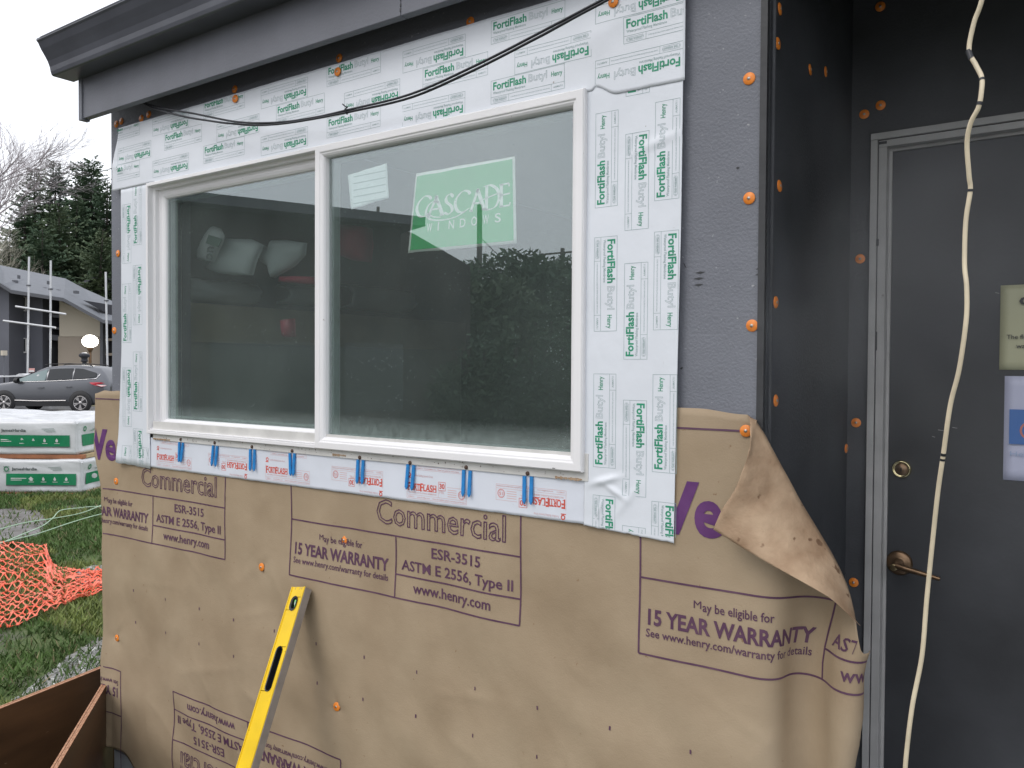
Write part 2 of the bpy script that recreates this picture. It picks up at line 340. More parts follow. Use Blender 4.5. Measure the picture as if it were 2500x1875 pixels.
class Print:
    def __init__(s): s.v = []; s.f = []; s.m = []
    def add(s, vs, fs, mi):
        o = len(s.v); s.v += [tuple(p) if len(p) == 3 else (p[0], p[1], 0.) for p in vs]
        for f in fs: s.f.append(tuple(o + i for i in f)); s.m.append(mi)
    def text(s, t, x0, x1, base, cap, mi=0, bold=.02, outline=0.):
        vs, fs = glyphs(t, bold, outline)
        if not vs: return
        a = min(p[0] for p in vs); b = max(p[0] for p in vs); k = (x1 - x0) / (b - a); h = cap / CAPH
        s.add([(x0 + (p[0] - a) * k, base + p[1] * h, p[2] * h * .35) for p in vs], fs, mi)
    def line(s, x0, y0, x1, y1, w, mi=0, step=.03):
        L = math.hypot(x1 - x0, y1 - y0); n = max(1, int(L / step)); nx, ny = -(y1 - y0) / L * w / 2, (x1 - x0) / L * w / 2
        vs = []
        for i in range(n + 1):
            t = i / n; x = x0 + (x1 - x0) * t; y = y0 + (y1 - y0) * t; vs += [(x + nx, y + ny), (x - nx, y - ny)]
        s.add(vs, [(2 * i, 2 * i + 1, 2 * i + 3, 2 * i + 2) for i in range(n)], mi)
    def rect(s, x0, y0, x1, y1, w, mi=0):
        h = w / 2
        s.line(x0 - h, y0, x1 + h, y0, w, mi); s.line(x0 - h, y1, x1 + h, y1, w, mi); s.line(x0, y0 + h, x0, y1 - h, w, mi); s.line(x1, y0 + h, x1, y1 - h, w, mi)
    def fill(s, x0, y0, x1, y1, mi=0): s.add([(x0, y0), (x1, y0), (x1, y1), (x0, y1)], [(0, 1, 2, 3)], mi)
    def ring(s, x, y, r0, r1, mi=0, n=20):
        vs = [(x + r * math.cos(2 * math.pi * i / n), y + r * math.sin(2 * math.pi * i / n)) for r in (r0, r1) for i in range(n)]
        s.add(vs, [(i, (i + 1) % n, n + (i + 1) % n, n + i) for i in range(n)], mi)
    def poly(s, pts, mi=0): s.add(pts, [tuple(range(len(pts)))], mi)
    def put(s, src, ox, oy, rot=0., sc=1.):
        c, q = math.cos(rot) * sc, math.sin(rot) * sc
        o = len(s.v); s.v += [(ox + x * c - y * q, oy + x * q + y * c, z * sc) for x, y, z in src.v]
        s.f += [tuple(o + i for i in f) for f in src.f]; s.m += src.m
    def clip(s, x0, x1, y0, y1):
        bm = bmesh.new(); vs = [bm.verts.new(p) for p in s.v]
        for f, m in zip(s.f, s.m):
            try: bm.faces.new([vs[i] for i in f]).material_index = m
            except ValueError: pass
        for co, no in (((x0, 0, 0), (-1, 0, 0)), ((x1, 0, 0), (1, 0, 0)), ((0, y0, 0), (0, -1, 0)), ((0, y1, 0), (0, 1, 0))):
            bmesh.ops.bisect_plane(bm, geom=bm.verts[:] + bm.edges[:] + bm.faces[:], plane_co=co, plane_no=no, clear_outer=True)
        bm.verts.ensure_lookup_table(); bm.verts.index_update()
        s.v = [tuple(v.co) for v in bm.verts]; s.f = [tuple(v.index for v in f.verts) for f in bm.faces]; s.m = [f.material_index for f in bm.faces]; bm.free()
        return s
    def slice(s, xs, ys=()):
        bm = bmesh.new(); vs = [bm.verts.new(p) for p in s.v]
        for f, m in zip(s.f, s.m):
            try: bm.faces.new([vs[i] for i in f]).material_index = m
            except ValueError: pass
        for x in xs: bmesh.ops.bisect_plane(bm, geom=bm.verts[:] + bm.edges[:] + bm.faces[:], plane_co=(x, 0, 0), plane_no=(1, 0, 0))
        bm.verts.ensure_lookup_table(); bm.verts.index_update()
        s.v = [tuple(v.co) for v in bm.verts]; s.f = [tuple(v.index for v in f.verts) for f in bm.faces]; s.m = [f.material_index for f in bm.faces]; bm.free()
        return s
    def build(s, name, mats, fn, parent=None, off=.0006, local=False):
        mb = MB()
        vs = [fn(p[0], p[1], off + p[2]) for p in s.v]; mb.v = [Vector(v) for v in vs]; mb.f = [list(f) for f in s.f]; mb.m = s.m; mb.sm = [False] * len(s.f)
        return mb.build(name, mats, parent, local=local)
# ================================================================== THE BUILDING
bld = empty('building', (0, 0, 0), 'building under construction with grey coated sheathing, white window, recessed dark porch and gutter', 'building')
XL, XC, YD = -3.04, -.559, .70                # left corner, porch corner, door wall
WX0, WX1, WZ0, WZ1 = -2.756, -.968, Z(-.2437), Z(.641)
CEIL = Z(1.02)
m = MB()
T = .14
m.box(XL, WX0 + .006, 0, T, Z(-1.47), CEIL); m.box(WX1 - .006, XC, 0, T, Z(-1.47), CEIL)
m.box(WX0 + .006, WX1 - .006, 0, T, WZ1 - .006, CEIL); m.box(WX0 + .006, WX1 - .006, 0, T, Z(-1.47), WZ0 + .006)
m.box(XL, XL + T, T, 4.2, Z(-1.47), CEIL); m.box(XL, 1.6, 4.2, 4.34, 0, CEIL)
m.build('wall', M['sheath'], bld)
m = MB(); m.box(XL - .002, XC - .002, .003, T + .01, -.3, Z(-1.47)); m.build('foundation', M['found'], bld)
m = MB(); m.box(XC - .10, XC - .0005, T, YD + .1, 0, CEIL); m.box(XC - .0005, XC + .0035, .0105, YD + .001, 0, CEIL); m.build('porch_side_wall', M['sheath_shaded'], bld)
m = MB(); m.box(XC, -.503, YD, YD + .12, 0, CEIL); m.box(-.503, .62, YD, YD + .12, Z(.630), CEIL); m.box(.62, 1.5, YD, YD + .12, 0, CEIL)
m.build('porch_back_wall', M['porch_strip_shaded'], bld)
m = MB(); m.box(1.3, 1.45, -.1, YD, 0, CEIL); m.build('porch_side_wall', M['sheath_shaded'], bld)
m = MB(); m.box(XC - .012, XC + .002, -.004, .010, 0, CEIL, 0); m.build('corner_bead', M['trimdark'], bld)
m = MB(); m.box(XC + .003, XC + .0085, .026, .032, 0, CEIL); m.build('corner_seam', M['porch_strip_shaded'], bld)
m = MB(); m.box(XL + .01, 1.6, -.05, 4.3, CEIL, CEIL + .06); m.build('soffit', M['trimdark'], bld)
# fascia, drip lip and joint
FZ0, FZ1 = Z(.902), Z(1.058)
m = MB(); m.box(-3.07, -1.4785, -.10, -.074, FZ0, FZ1); m.box(-1.4765, 1.9, -.10, -.074, FZ0, FZ1)
m.build('fascia_board', M['fascia'], bld, bevel=.002)
m = MB(); m.box(-3.072, -3.05, -.106, -.0745, FZ0 - .006, FZ1); m.build('fascia_end', M['fascia'], bld, bevel=.001)
m = MB()
for k in range(9):
    z = FZ0 + .012 + k * .015 + random.uniform(-.003, .003); m.box(-1.4795 + random.uniform(-.001, .001), -1.4757, -.1009, -.0995, z, z + random.uniform(.004, .011))
m.build('joint_crack', M['trimdark'], bld)
m = MB(); m.box(-3.07, 1.9, -.1, 4.6, FZ1, FZ1 + .04); m.build('roof', M['roof'], bld)
# K-style gutter: profile pushed along x
GX = -3.115
prof = [(-.101, .165), (-.101, 0), (-.174, 0), (-.180, .003), (-.184, .014), (-.187, .030), (-.194, .048), (-.205, .066), (-.217, .084), (-.227, .104), (-.233, .110), (-.233, .117), (-.226, .118), (-.222, .112)]
m = MB(); zb = Z(1.058) - .012
outer = [Vector((0, y, zb + z)) for y, z in prof]
vs = [];
for x in (GX, 1.9):
    for p in outer: vs.append((x, p.y, p.z))
n = len(outer)
m.add(vs, [(i, i + 1, n + i + 1, n + i) for i in range(n - 1)])
m.prism([(GX, y, zb + z) for y, z in prof[:10]], (.0015, 0, 0)); m.prism([(1.9, y, zb + z) for y, z in prof[:10]], (-.0015, 0, 0))
m.box(GX + .002, 1.88, -.176, -.102, zb + .002, zb + .004)
m.tube([(GX + .03, -.231, zb + .116), (1.9, -.231, zb + .116)], .0035, 6)
m.build('gutter', M['gutter'], bld)
# scuffs on the sheathing
def scuff(u0, v0, u1, v1, h=.0035):
    a, b = onY(u0, v0, -.0008), onY(u1, v1, -.0008); m.add([a, (a + b) / 2 + Vector((0, 0, -h)), b, (a + b) / 2 + Vector((0, 0, h * .6))], [(0, 1, 2, 3)])
m = MB()
for q in ((1697, 666, 1722, 664), (1692, 681, 1720, 678), (1693, 696, 1718, 694), (1845, 659, 1862, 647), (1843, 672, 1861, 665), (1850, 688, 1862, 682), (1668, 640, 1676, 655), (1796, 410, 1806, 409), (1660, 900, 1668, 897)): scuff(*q)
m.build('scuff_stain', M['trimdark'], bld)

# ------------------------------------------------------------------ window (part of the building) and its own pieces
def ring(mb, x0, x1, z0, z1, prof, mi=0):
    n = len(prof)
    vs = []
    for cx, cz, sx, sz in ((x0, z0, 1, 1), (x1, z0, -1, 1), (x1, z1, -1, -1), (x0, z1, 1, -1)):
        for d, y in prof: vs.append((cx + sx * d, y, cz + sz * d))
    fs = []
    for c in range(4):
        for i in range(n - 1): fs.append((c * n + i, c * n + i + 1, ((c + 1) % 4) * n + i + 1, ((c + 1) % 4) * n + i))
    mb.add(vs, fs, mi)
MX = -1.874                                    # left edge of the meeting stile
m = MB()
ring(m, WX0, WX1, WZ0, WZ1, [(.012, .10), (0, .10), (0, -.032), (.002, -.034), (.011, -.034), (.012, -.033), (.012, -.014), (.014, -.012), (.021, -.011), (.022, -.009), (.022, .004), (.030, .006), (.030, .06)])
win = m.build('window', M['vinyl'], bld)
m = MB()
ring(m, MX, WX1 - .0015, WZ0 + .0015, WZ1 - .0015, [(.0, -.010), (0, -.035), (.002, -.037), (.018, -.037), (.020, -.0365), (.022, -.034), (.026, -.0335), (.031, -.030), (.034, -.024), (.035, -.014), (.035, .03), (.002, .03)])
m.build('fixed_frame', M['vinyl'], win)
m = MB()
ring(m, -2.737, -1.856, WZ0 + .022, WZ1 - .022, [(.003, .05), (0, .009), (.002, .007), (.014, .007), (.022, .009), (.028, .014), (.030, .020), (.030, .05)])
m.build('sash', M['vinyl'], win)
m = MB(); m.box(WX0 + .013, -1.874, -.030, .006, WZ0 + .0125, WZ0 + .017); m.box(WX0 + .013, -1.874, -.020, .006, WZ0 + .017, WZ0 + .021); m.box(WX0 + .013, -1.874, -.006, .006, WZ0 + .021, WZ0 + .030)
m.build('sill_track', M['vinyl'], win, bevel=.0015)
for zz in (.165, .0):
    m = MB(); m.box(-2.7352, -2.731, .000, .0065, Z(zz), Z(zz + .025)); m.build('weep_clip', M['vinyl'], win)
# double glazing: outer panes, dark gaskets and grey-green spacer bars
gr = MB(); gr.box(MX + .033, WX1 - .035, -.0135, -.0095, WZ0 + .034, WZ1 - .034); gr.build('glass_pane', M['glass'], win)
gl = MB(); gl.box(-2.709, -1.87, .0205, .0245, WZ0 + .050, WZ1 - .050); gl.build('glass_pane', M['glass'], win)
m = MB()
for (x0, x1, z0, z1, y) in ((MX + .034, WX1 - .036, WZ0 + .035, WZ1 - .035, -.009), (-2.708, -1.872, WZ0 + .051, WZ1 - .051, .025)):
    ring(m, x0, x1, z0, z1, [(0, y + .001), (.006, y + .001), (.006, y + .004), (0, y + .004)], 1)
    ring(m, x0, x1, z0, z1, [(.001, y + .006), (.008, y + .006), (.010, y + .030), (.001, y + .030)], 0)
m.build('spacer_bar', [M['spacer'], M['gasket']], win)
# lower flange with screws and torn label
m = MB(); m.box(-2.735, -.958, -.0215, -.0175, Z(-.2650), Z(-.20)); fl = m.build('nailing_flange', M['vinyl2'], win, bevel=.0006)
m = MB()
for x0, x1, zz in ((-2.733, -2.63, -.2612), (-1.812, -1.758, -.2572), (-1.047, -.973, -.2610)):
    k = 16
    for i in range(k):
        a = x0 + (x1 - x0) * i / k; b = a + (x1 - x0) / k * random.uniform(.6, 1.1); h = random.uniform(.0015, .005)
        m.box(a, b, -.0235, -.0213, Z(zz) - h, Z(zz) + h * .5)
m.build('residue_stain', M['kraft_back'], win)
m = MB()
for i in range(60):
    x = random.uniform(-2.7, -1.0); zz = random.uniform(-.262, -.246); h = random.choice((.0012, .0015, .004)); m.box(x, x + .0012, -.0225, -.0213, Z(zz), Z(zz) + h)
m.build('dirt_speck', M['screw'], win)
scr = [(441, 1073), (524, 1081), (615, 1091), (713, 1101), (878, 1117), (1001, 1130), (1138, 1141), (1288, 1156)]
first = None
for u, v in scr:
    p = onY(u, v, -.0225)
    if first is None:
        m = MB(); m.lathe([(0, .0035), (.003, .0032), (.0052, .0015), (.0056, -.002)], Matrix.Rotation(math.pi / 2, 4, 'X'), 12)
        first = m.build('screw', M['screw'], win, local=True); first.location = p
    else:
        c = first.copy(); COL.objects.link(c); c.location = p
pr = Print(); pr.text('MCW', 0, .008, 0, .0022, 0, .05)
a = onY(1350, 1144, -.0355); pr.build('stamped_mark', M['ink'], lambda u, v, o: Vector((a.x + u, -.0374 - o, a.z + v)), win)
# paper notice and green maker's sticker, both inside the glass
def pane(pts, y, mat, name, parent, th=.0006, n=14, wav=.0015):
    P = [onY(u, v, y) for u, v in pts]
    m = MB()
    def fn(a, b):
        p = (P[3].lerp(P[2], a)).lerp(P[0].lerp(P[1], a), b); e = wav * noise.noise(Vector((a * 5, b * 4, y * 50)))
        return Vector((p.x + (e if b in (0, 1) else 0), y + .0008 * noise.noise(Vector((a * 4, b * 4, 3))), p.z + e * 1.4))
    m.grid(fn, n, n); return m.build(name, mat, parent, solid=th)
pane([(849, 428), (944, 398), (949, 483), (857, 512)], -.0075, M['paper'], 'window_notice', win)
pr = Print()
for k in range(5): pr.line(.01, .016 + k * .019, .135, .018 + k * .019, .0022, 0)
P0 = onY(857, 512, -.0085); pr.build('faint_writing', M['thin'], lambda u, v, o: Vector((P0.x + u, -.0082 - o * .3, P0.z + v + u * .0)), win)
SC = [(1018, 427), (1256, 383), (1259, 590), (998, 616)]
tag(pane([(1016, 424), (1257, 381), (1261, 594), (996, 618)], -.0066, M['stwhite'], 'sticker', win), 'green and white maker sticker inside the right pane')
stk = [c for c in COL.objects if c.name.startswith('sticker')][0]
G = [onY(u, v, -.0075) for u, v in ((1018, 431), (1251, 388), (1254, 587), (1001, 611))]
def stF(u, v, o=0.):                          # u 0..1, v 0..1 across the sticker
    p = (G[3].lerp(G[2], u)).lerp(G[0].lerp(G[1], u), v); return Vector((p.x, -.0075 - o, p.z + .002 * noise.noise(Vector((u * 6, v, 0))) * (v > .98)))
m = MB(); m.grid(lambda a, b: stF(a, b), 12, 8); m.build('green_field', M['stgreen'], stk)
def pen(pr, pts, wmax=.05, wmin=.010, nib=math.radians(20), mi=0, asp=1.45, steps=8):
    q = []
    P = [Vector((x * asp, y)) for x, y in pts]
    if len(P) > 2:
        for i in range(len(P) - 1):
            a, b, c, d = P[max(i - 1, 0)], P[i], P[i + 1], P[min(i + 2, len(P) - 1)]
            for k in range(steps):
                t = k / steps; q.append(.5 * ((2 * b) + (c - a) * t + (2 * a - 5 * b + 4 * c - d) * t * t + (3 * b - a - 3 * c + d) * t ** 3))
        q.append(P[-1])
    else: q = P
    vs = []
    for i, p in enumerate(q):
        d = (q[min(i + 1, len(q) - 1)] - q[max(i - 1, 0)]).normalized(); nn = Vector((-d.y, d.x))
        wd = wmin + (wmax - wmin) * abs(d.x * math.sin(nib) - d.y * math.cos(nib)) ** 1.3
        e = min(1, (i + 1) / 3, (len(q) - i) / 3) if len(P) > 2 else 1
        a, b = p + nn * wd / 2 * e, p - nn * wd / 2 * e; vs += [(a.x / asp, a.y), (b.x / asp, b.y)]
    pr.add(vs, [(2 * i, 2 * i + 1, 2 * i + 3, 2 * i + 2) for i in range(len(q) - 1)], mi)
pr = Print()
def gC(x, y, h, w): pen(pr, [(x + w * .98, y + h * .80), (x + w * .85, y + h * .95), (x + w * .5, y + h), (x + w * .12, y + h * .75), (x, y + h * .42), (x + w * .2, y + h * .08), (x + w * .55, y), (x + w * .98, y + h * .16)], .045)
def gA(x, y, h, w): pen(pr, [(x, y), (x + w * .52, y + h)], .045, .012); pen(pr, [(x + w * .46, y + h), (x + w, y)], .05); pen(pr, [(x + w * .2, y + h * .34), (x + w * .75, y + h * .34)], .05, .014); pen(pr, [(x - w * .1, y), (x + w * .16, y)], .03, .014); pen(pr, [(x + w * .82, y), (x + w * 1.12, y)], .03, .014)
def gS(x, y, h, w): pen(pr, [(x + w * .92, y + h * .82), (x + w * .6, y + h), (x + w * .2, y + h * .86), (x + w * .25, y + h * .62), (x + w * .75, y + h * .38), (x + w * .85, y + h * .15), (x + w * .5, y), (x + w * .05, y + h * .1)], .045)
def gD(x, y, h, w): pen(pr, [(x + w * .12, y), (x + w * .12, y + h)], .045); pen(pr, [(x - w * .1, y + h * .98), (x + w * .4, y + h), (x + w * .85, y + h * .78), (x + w * .98, y + h * .45), (x + w * .75, y + h * .1), (x + w * .35, y), (x - w * .05, y + h * .02)], .045); pen(pr, [(x - w * .12, y + h * .45), (x + w * .9, y + h * .62)], .02, .014)
def gE(x, y, h, w): pen(pr, [(x + w * .2, y), (x + w * .2, y + h)], .045); pen(pr, [(x - w * .02, y + h * .98), (x + w, y + h)], .03, .018); pen(pr, [(x + w * .2, y + h * .52), (x + w * 1.1, y + h * .55)], .03, .016); pen(pr, [(x - w * .02, y + h * .02), (x + w * 1.05, y + h * .03)], .03, .018); pen(pr, [(x + w, y + h), (x + w * 1.02, y + h * .86)], .02, .014); pen(pr, [(x + w * 1.05, y + h * .03), (x + w * 1.1, y + h * .16)], .02, .014)
gC(.035, .44, .27, .15); gA(.165, .43, .26, .15); gS(.325, .43, .26, .10); gC(.44, .43, .27, .15); gA(.60, .43, .27, .13); gD(.735, .42, .30, .14); gE(.875, .43, .28, .09)
pen(pr, [(.27, .60), (.20, .62), (.15, .56), (.14, .46), (.20, .385), (.32, .36), (.45, .38), (.55, .44)], .035, .012)
pen(pr, [(.15, .48), (.22, .42), (.30, .40)], .02, .01)
for i, ch in enumerate('WINDOWS'):
    x = .16 + i * .112; pr.text(ch, x, x + (.014 if ch == 'I' else .055), .225 + .012 * i * .3, .11, 0, .012)
pr.build('sticker_lettering', M['stwhite'], lambda u, v, o: stF(u, v, .0006), stk)

# ------------------------------------------------------------------ door, its frame and hardware (parts of the building)
DS = 2.39 / 2.25
def dx(x): return x * DS
m = MB(); ys = YD - .012
m.box(-.503, -.486, ys, YD + .12, 0, Z(.612)); m.box(-.503, .62, ys, YD + .12, Z(.6125), Z(.630))
m.box(-.4835, -.4635, ys + .006, YD + .12, 0, Z(.592)); m.box(-.4835, .60, ys + .006, YD + .12, Z(.5925), Z(.6100))
m.box(-.4635, -.455, YD + .022, YD + .12, 0, Z(.584)); m.box(-.4635, .6, YD + .022, YD + .12, Z(.584), Z(.5925))
m.build('door_frame', M['frame'], bld, bevel=.0012)
m = MB(); m.box(-.4863, -.4832, ys + .009, YD + .1, 0, Z(.612)); m.box(-.4863, .62, ys + .009, YD + .1, Z(.6095), Z(.6127))
for p in ((-.484, .60, .020, .007), (-.486, .33, .006, .018), (-.4838, .05, .003, .05)): m.box(p[0], p[0] + p[2], ys + .004, ys + .02, Z(p[1]), Z(p[1]) + p[3])
m.build('worn_caulk', M['trimdark'], bld)
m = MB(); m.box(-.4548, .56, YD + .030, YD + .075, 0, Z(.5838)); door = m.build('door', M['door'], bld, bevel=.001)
fy = YD + .030
def rotY(p): return Matrix.Translation(p) @ Matrix.Rotation(math.pi / 2, 4, 'X')
p = onY(2202, 1145, fy)
m = MB(); m.lathe([(.0245, 0), (.0245, .004), (.022, .010), (.0195, .0115), (.0195, .009), (.0165, .009)], rotY(p), 28); m.lathe([(.0165, .009), (.015, .0115), (0, .012)], rotY(p), 24, 1)
m.box(p.x - .0015, p.x + .0015, p.y - .0126, p.y - .0115, p.z - .005, p.z + .005, 2); m.build('deadbolt', [M['brassring'], M['bronze'], M['black']], door)
p = onY(2196, 1374, fy)
m = MB(); m.lathe([(.033, 0), (.033, .003), (.028, .008), (.018, .011), (.013, .012), (.012, .045), (0, .047)], rotY(p), 28)
q0, q1 = p + Vector((0, -.042, .0)), p + Vector((.105, -.050, -.018))
m.tube([q0, q0.lerp(q1, .2) + Vector((0, -.004, 0)), q0.lerp(q1, .6), q1], [.0095, .0085, .0065, .0055], 10)
pk = p + Vector((-.006, -.0495, -.004)); m.lathe([(.0095, -.004), (.0095, 0), (.007, .001)], rotY(pk), 18, 1); m.lathe([(.007, .001), (0, .0012)], rotY(pk), 18, 1)
m.build('door_handle', [M['bronze'], M['brass']], door)
m = MB()
for (u, v, l) in ((2290, 1050, 14), (2325, 1044, 12), (2276, 1066, 7), (2162, 1176, 5), (2430, 715, 10)):
    a = onY(u, v, fy - .0004); b = onY(u + l, v + 2, fy - .0004); m.add([a, b, b + Vector((0, 0, .001)), a + Vector((0, 0, .0015))], [(0, 1, 2, 3)])
m.build('scratch_stain', M['frame'], door)
# notices taped to the door
def notice(name, u, v, u2, v2, w, mat, label, items):
    a = onY(u, v, fy - .002); b = onY(u2, v2, fy - .002)
    m = MB(); m.grid(lambda s, t: Vector((a.x + s * w, fy - .0015 - .002 * math.sin(s * 3) * (1 - t) - .0015 * noise.noise(Vector((s * 3, t * 3, u))), b.z + (a.z - b.z) * t)), 10, 10)
    o = m.build(name, mat, None, origin=(a.x, fy, b.z), solid=.0003); tag(o, label, 'notice')
    for pr, mats, nm in items: pr.build(nm, mats, lambda x, y, of: Vector((a.x + x, fy - .0062 - of, a.z + y)), o)
pr = Print(); pr.text('CAUTION', .041, .20, -.050, .018, 0, .05); pr.text('The floor', .0155, .075, -.135, .0105, 0, .01); pr.text('wall', .036, .062, -.158, .0105, 0, .01)
notice('door_notice', 2443, 697, 2445, 903, .216, M['note1'], 'cream paper notice with dark lettering, upper one taped to the dark door', [(pr, M['ink'], 'printed_lettering')])
pr = Print(); pr.fill(.012, -.170, .20, -.083, 0); pr.ring(.058, -.135, .019, .0235, 1); pr.fill(.045, -.15, .07, -.12, 2); pr.text('Health', .015, .08, -.20, .012, 3, .0)
pr.v = [(x, y, z + (.0004 if m_ else 0)) for (x, y, z), m_ in zip(pr.v, [0] * 4 + [1] * (len(pr.v) - 4))]
notice('door_notice', 2453, 918, 2460, 1172, .216, M['note2'], 'white paper notice with blue panel, taped below the cream one', [(pr, [M['noteblue'], M['noteorange'], M['paleblue'], M['paleblue']], 'printed_panel')])

# ------------------------------------------------------------------ kraft building paper
_prof = {}
def flap_profile(a, cs=.27):                           # arc length s beyond the corner -> (dx, y): dips into the porch, comes back, curls away
    key = (round(a, 3), round(cs, 3))
    if key in _prof: return _prof[key]
    pts = []; x = y = 0.; n = 90; L = .36
    for i in range(n + 1):
        s = L * i / n; pts.append((x, y))
        th = 80 * a * math.exp(-((s - .080) / .050) ** 2) - 54 * a * math.exp(-((s - .200) / .05) ** 2)
        th += smooth(cs, cs + .085, s) * 125
        th = math.radians(th); x += math.cos(th) * L / n; y += math.sin(th) * L / n
    _prof[key] = (pts, L); return _prof[key]
SC0 = -.574
_r = random.Random(12); CRS = []
for _ in range(46):
    x, z, a, l = _r.uniform(-3.05, -.5), _r.uniform(-1.55, -.36), _r.choice((.2, 1.4, -.9, .8, -.2)) + _r.uniform(-.5, .5), _r.uniform(.06, .30)
    CRS.append((x, z, math.cos(a), math.sin(a), l, _r.uniform(.0004, .0013), _r.uniform(.006, .016)))
NAILS = [(-.594, -.13), (-3.014, -.44), (-3.007, -1.033), (-1.793, -.51), (-2.158, -.641), (-1.809, -1.002)]
def crease(s, zr):
    h = 0.
    for x, z, c, q, l, a, w_ in CRS:
        dx_, dz_ = s - x, zr - z; p_ = dx_ * c + dz_ * q
        if abs(p_) < l:
            t = abs(-dx_ * q + dz_ * c) / w_
            if t < 3: h += a * math.exp(-t) * (1 - (p_ / l) ** 2)
    for x, z in NAILS:
        d2 = (s - x) ** 2 + (zr - z) ** 2
        if d2 < .02:
            d_ = math.sqrt(d2); an = math.atan2(zr - z, s - x); h -= .0045 * math.exp(-d_ / .025) * (.6 + .4 * math.sin(an * 3 + x * 9))
    return h
def kraftF(s, z, off=0.):
    zr = z - CAMZ
    wr = .0035 * noise.noise(Vector((s * 3.1, 0, zr * 2.6))) + .0022 * noise.noise(Vector((s * 9, 3, zr * 7))) + .003 * noise.noise(Vector(((s + zr) * 5, 9, (s - zr) * 2)))
    wr += crease(s, zr)
    low = smooth(-.35, -.9, zr)
    y = -.0115 - wr * (1 + low * 1.5) - .012 * low * (.5 + .5 * noise.noise(Vector((s * 1.7, 5, zr * 1.3))))
    x = s
    if s > SC0:
        a = .50 + .50 * smooth(-.38, -.62, zr) if zr < -.1 else .50
        a *= 1 - .25 * smooth(-.9, -1.5, zr)
        pts, L = flap_profile(a, .240 - .055 * smooth(-.66, -1.0, zr)); t = min((s - SC0) / L, .9999) * 90; i = int(t); f = t - i
        px = pts[i][0] + (pts[i + 1][0] - pts[i][0]) * f; py = pts[i][1] + (pts[i + 1][1] - pts[i][1]) * f
        x = SC0 + px; y = min(y, -.004) + py
    wl = .115 - .075 * smooth(-.30, -.50, zr) + .012 * math.sin(zr * 9)
    if s < XL:
        t = XL - s
        if t < wl: x = XL - t; y -= .010 * math.sin(t / wl * 1.5)
        else: th = (t - wl) / .02; x = XL - wl - .02 * math.sin(min(th, 1.57)); y += -.010 + .02 * (1 - math.cos(min(th, 1.57))) + max(0, th - 1.57) * .02
    return Vector((x * .9932, y - off, Z(zr * .9932)))
# outline of the folded corner: fold line A..B and the free tip
FOLD = [(-.590, -.0985), (-.575, -.107), (-.555, -.135), (-.52, -.20), (-.485, -.262), (-.44, -.338), (-.395, -.41), (-.338, -.492), (-.30, -.56)]
def foldz(s):
    for (a, za), (b, zb_) in zip(FOLD, FOLD[1:]):
        if a <= s <= b: return za + (zb_ - za) * (s - a) / (b - a)
    return FOLD[-1][1] if s > FOLD[-1][0] else FOLD[0][1]
def ztop(s):
    if s < -2.93: return -.098 - .006 * abs(noise.noise(Vector((s * 12, 0, 0)))) - .02 * smooth(-3.08, -3.2, s)
    if s < -.86: return -.33
    if s < -.59: return -.087 - .006 * smooth(-.70, -.60, s) * 1.6
    return foldz(s)
def zbot(s): return -1.62 + .165 * smooth(-2.72, -2.98, s) + .02 * noise.noise(Vector((s * 3, 1, 1)))
def sheetgrid(m, cols, top, bot, NZ):
    vs = []
    for c in cols:
        a, b = top(c), bot(c)
        for j in range(NZ + 1): vs.append(kraftF(c, Z(a + (b - a) * j / NZ)))
    m.add(vs, [(i * (NZ + 1) + j, i * (NZ + 1) + j + 1, (i + 1) * (NZ + 1) + j + 1, (i + 1) * (NZ + 1) + j) for i in range(len(cols) - 1) for j in range(NZ)], 0, True)
cols = sorted(set([round(-3.26 + i * .01, 4) for i in range(267)] + [round(-.60 + i * .008, 4) for i in range(43)]))
SPL = -.33; m = MB()
sheetgrid(m, cols, lambda c: SPL if c < -.5 else min(SPL, ztop(c)), zbot, 120)
sheetgrid(m, [c for c in cols if c < -2.85], lambda c: ztop(min(c, -2.94)), lambda c: SPL, 12)
sheetgrid(m, [c for c in cols if c > -.87 and c < -.448], lambda c: max(SPL, ztop(max(c, -.85))), lambda c: SPL, 14)
kp = tag(m.build('building_paper', M['kraft'], None, origin=(-1.8, 0, Z(-1.6)), solid=.0009, weld=True), 'brown kraft building paper with purple printing, nailed below the window', 'building paper')
# printed matter
box = Print(); LW = .0042
box.line(0, .341, .858, .341, LW); box.line(0, .341, 0, -.171, LW); box.line(.858, .341, .858, -.171, LW); box.line(0, -.171, .858, -.171, LW)
box.line(0, 0, .858, 0, LW); box.line(.434, 0, .434, -.171, LW); box.line(.434, -.106, .858, -.106, LW)
box.text('M', .129, .146, -.0473, .0165, 0, .0); box.text('ay be eligible for', .149, .303, -.052, .019, 0, .012); box.text('15 YEAR WARRANTY', .021, .407, -.102, .033, 0, .03); box.text('See www.henry.com/warranty for details', .017, .406, -.130, .0175, 0, .012)
box.text('ESR-3515', .565, .735, -.044, .027, 0, .016); box.text('ASTM E 2556, Type II', .455, .835, -.090, .027, 0, .016); box.text('www.henry.com', .500, .770, -.148, .027, 0, .016)
box.text('Commercial', .362, .812, .031, .066, 0, 0, .016)
big = Print(); big.text('W', -.03, .138, .115, .104, 1, .045); big.text('e', .128, .190, .113, .104, 1, .03); big.text('a', .198, .252, .113, .104, 1, .03)
allp = Print()
for L in (-3.204, -2.018, -.832):
    b2 = Print(); b2.put(box, L, -.472); b2.put(big, L, -.472); b2.clip(-3.25, -.262, -1.6, -.088)
    allp.put(b2, 0, 0)
for L in (-3.831, -2.645, -1.459):
    b2 = Print(); b2.put(box, L + .858, -1.152 - .171, math.pi); b2.clip(-3.25, -1.2, -1.615, -.7)
    if L < -2: allp.put(b2, 0, 0)
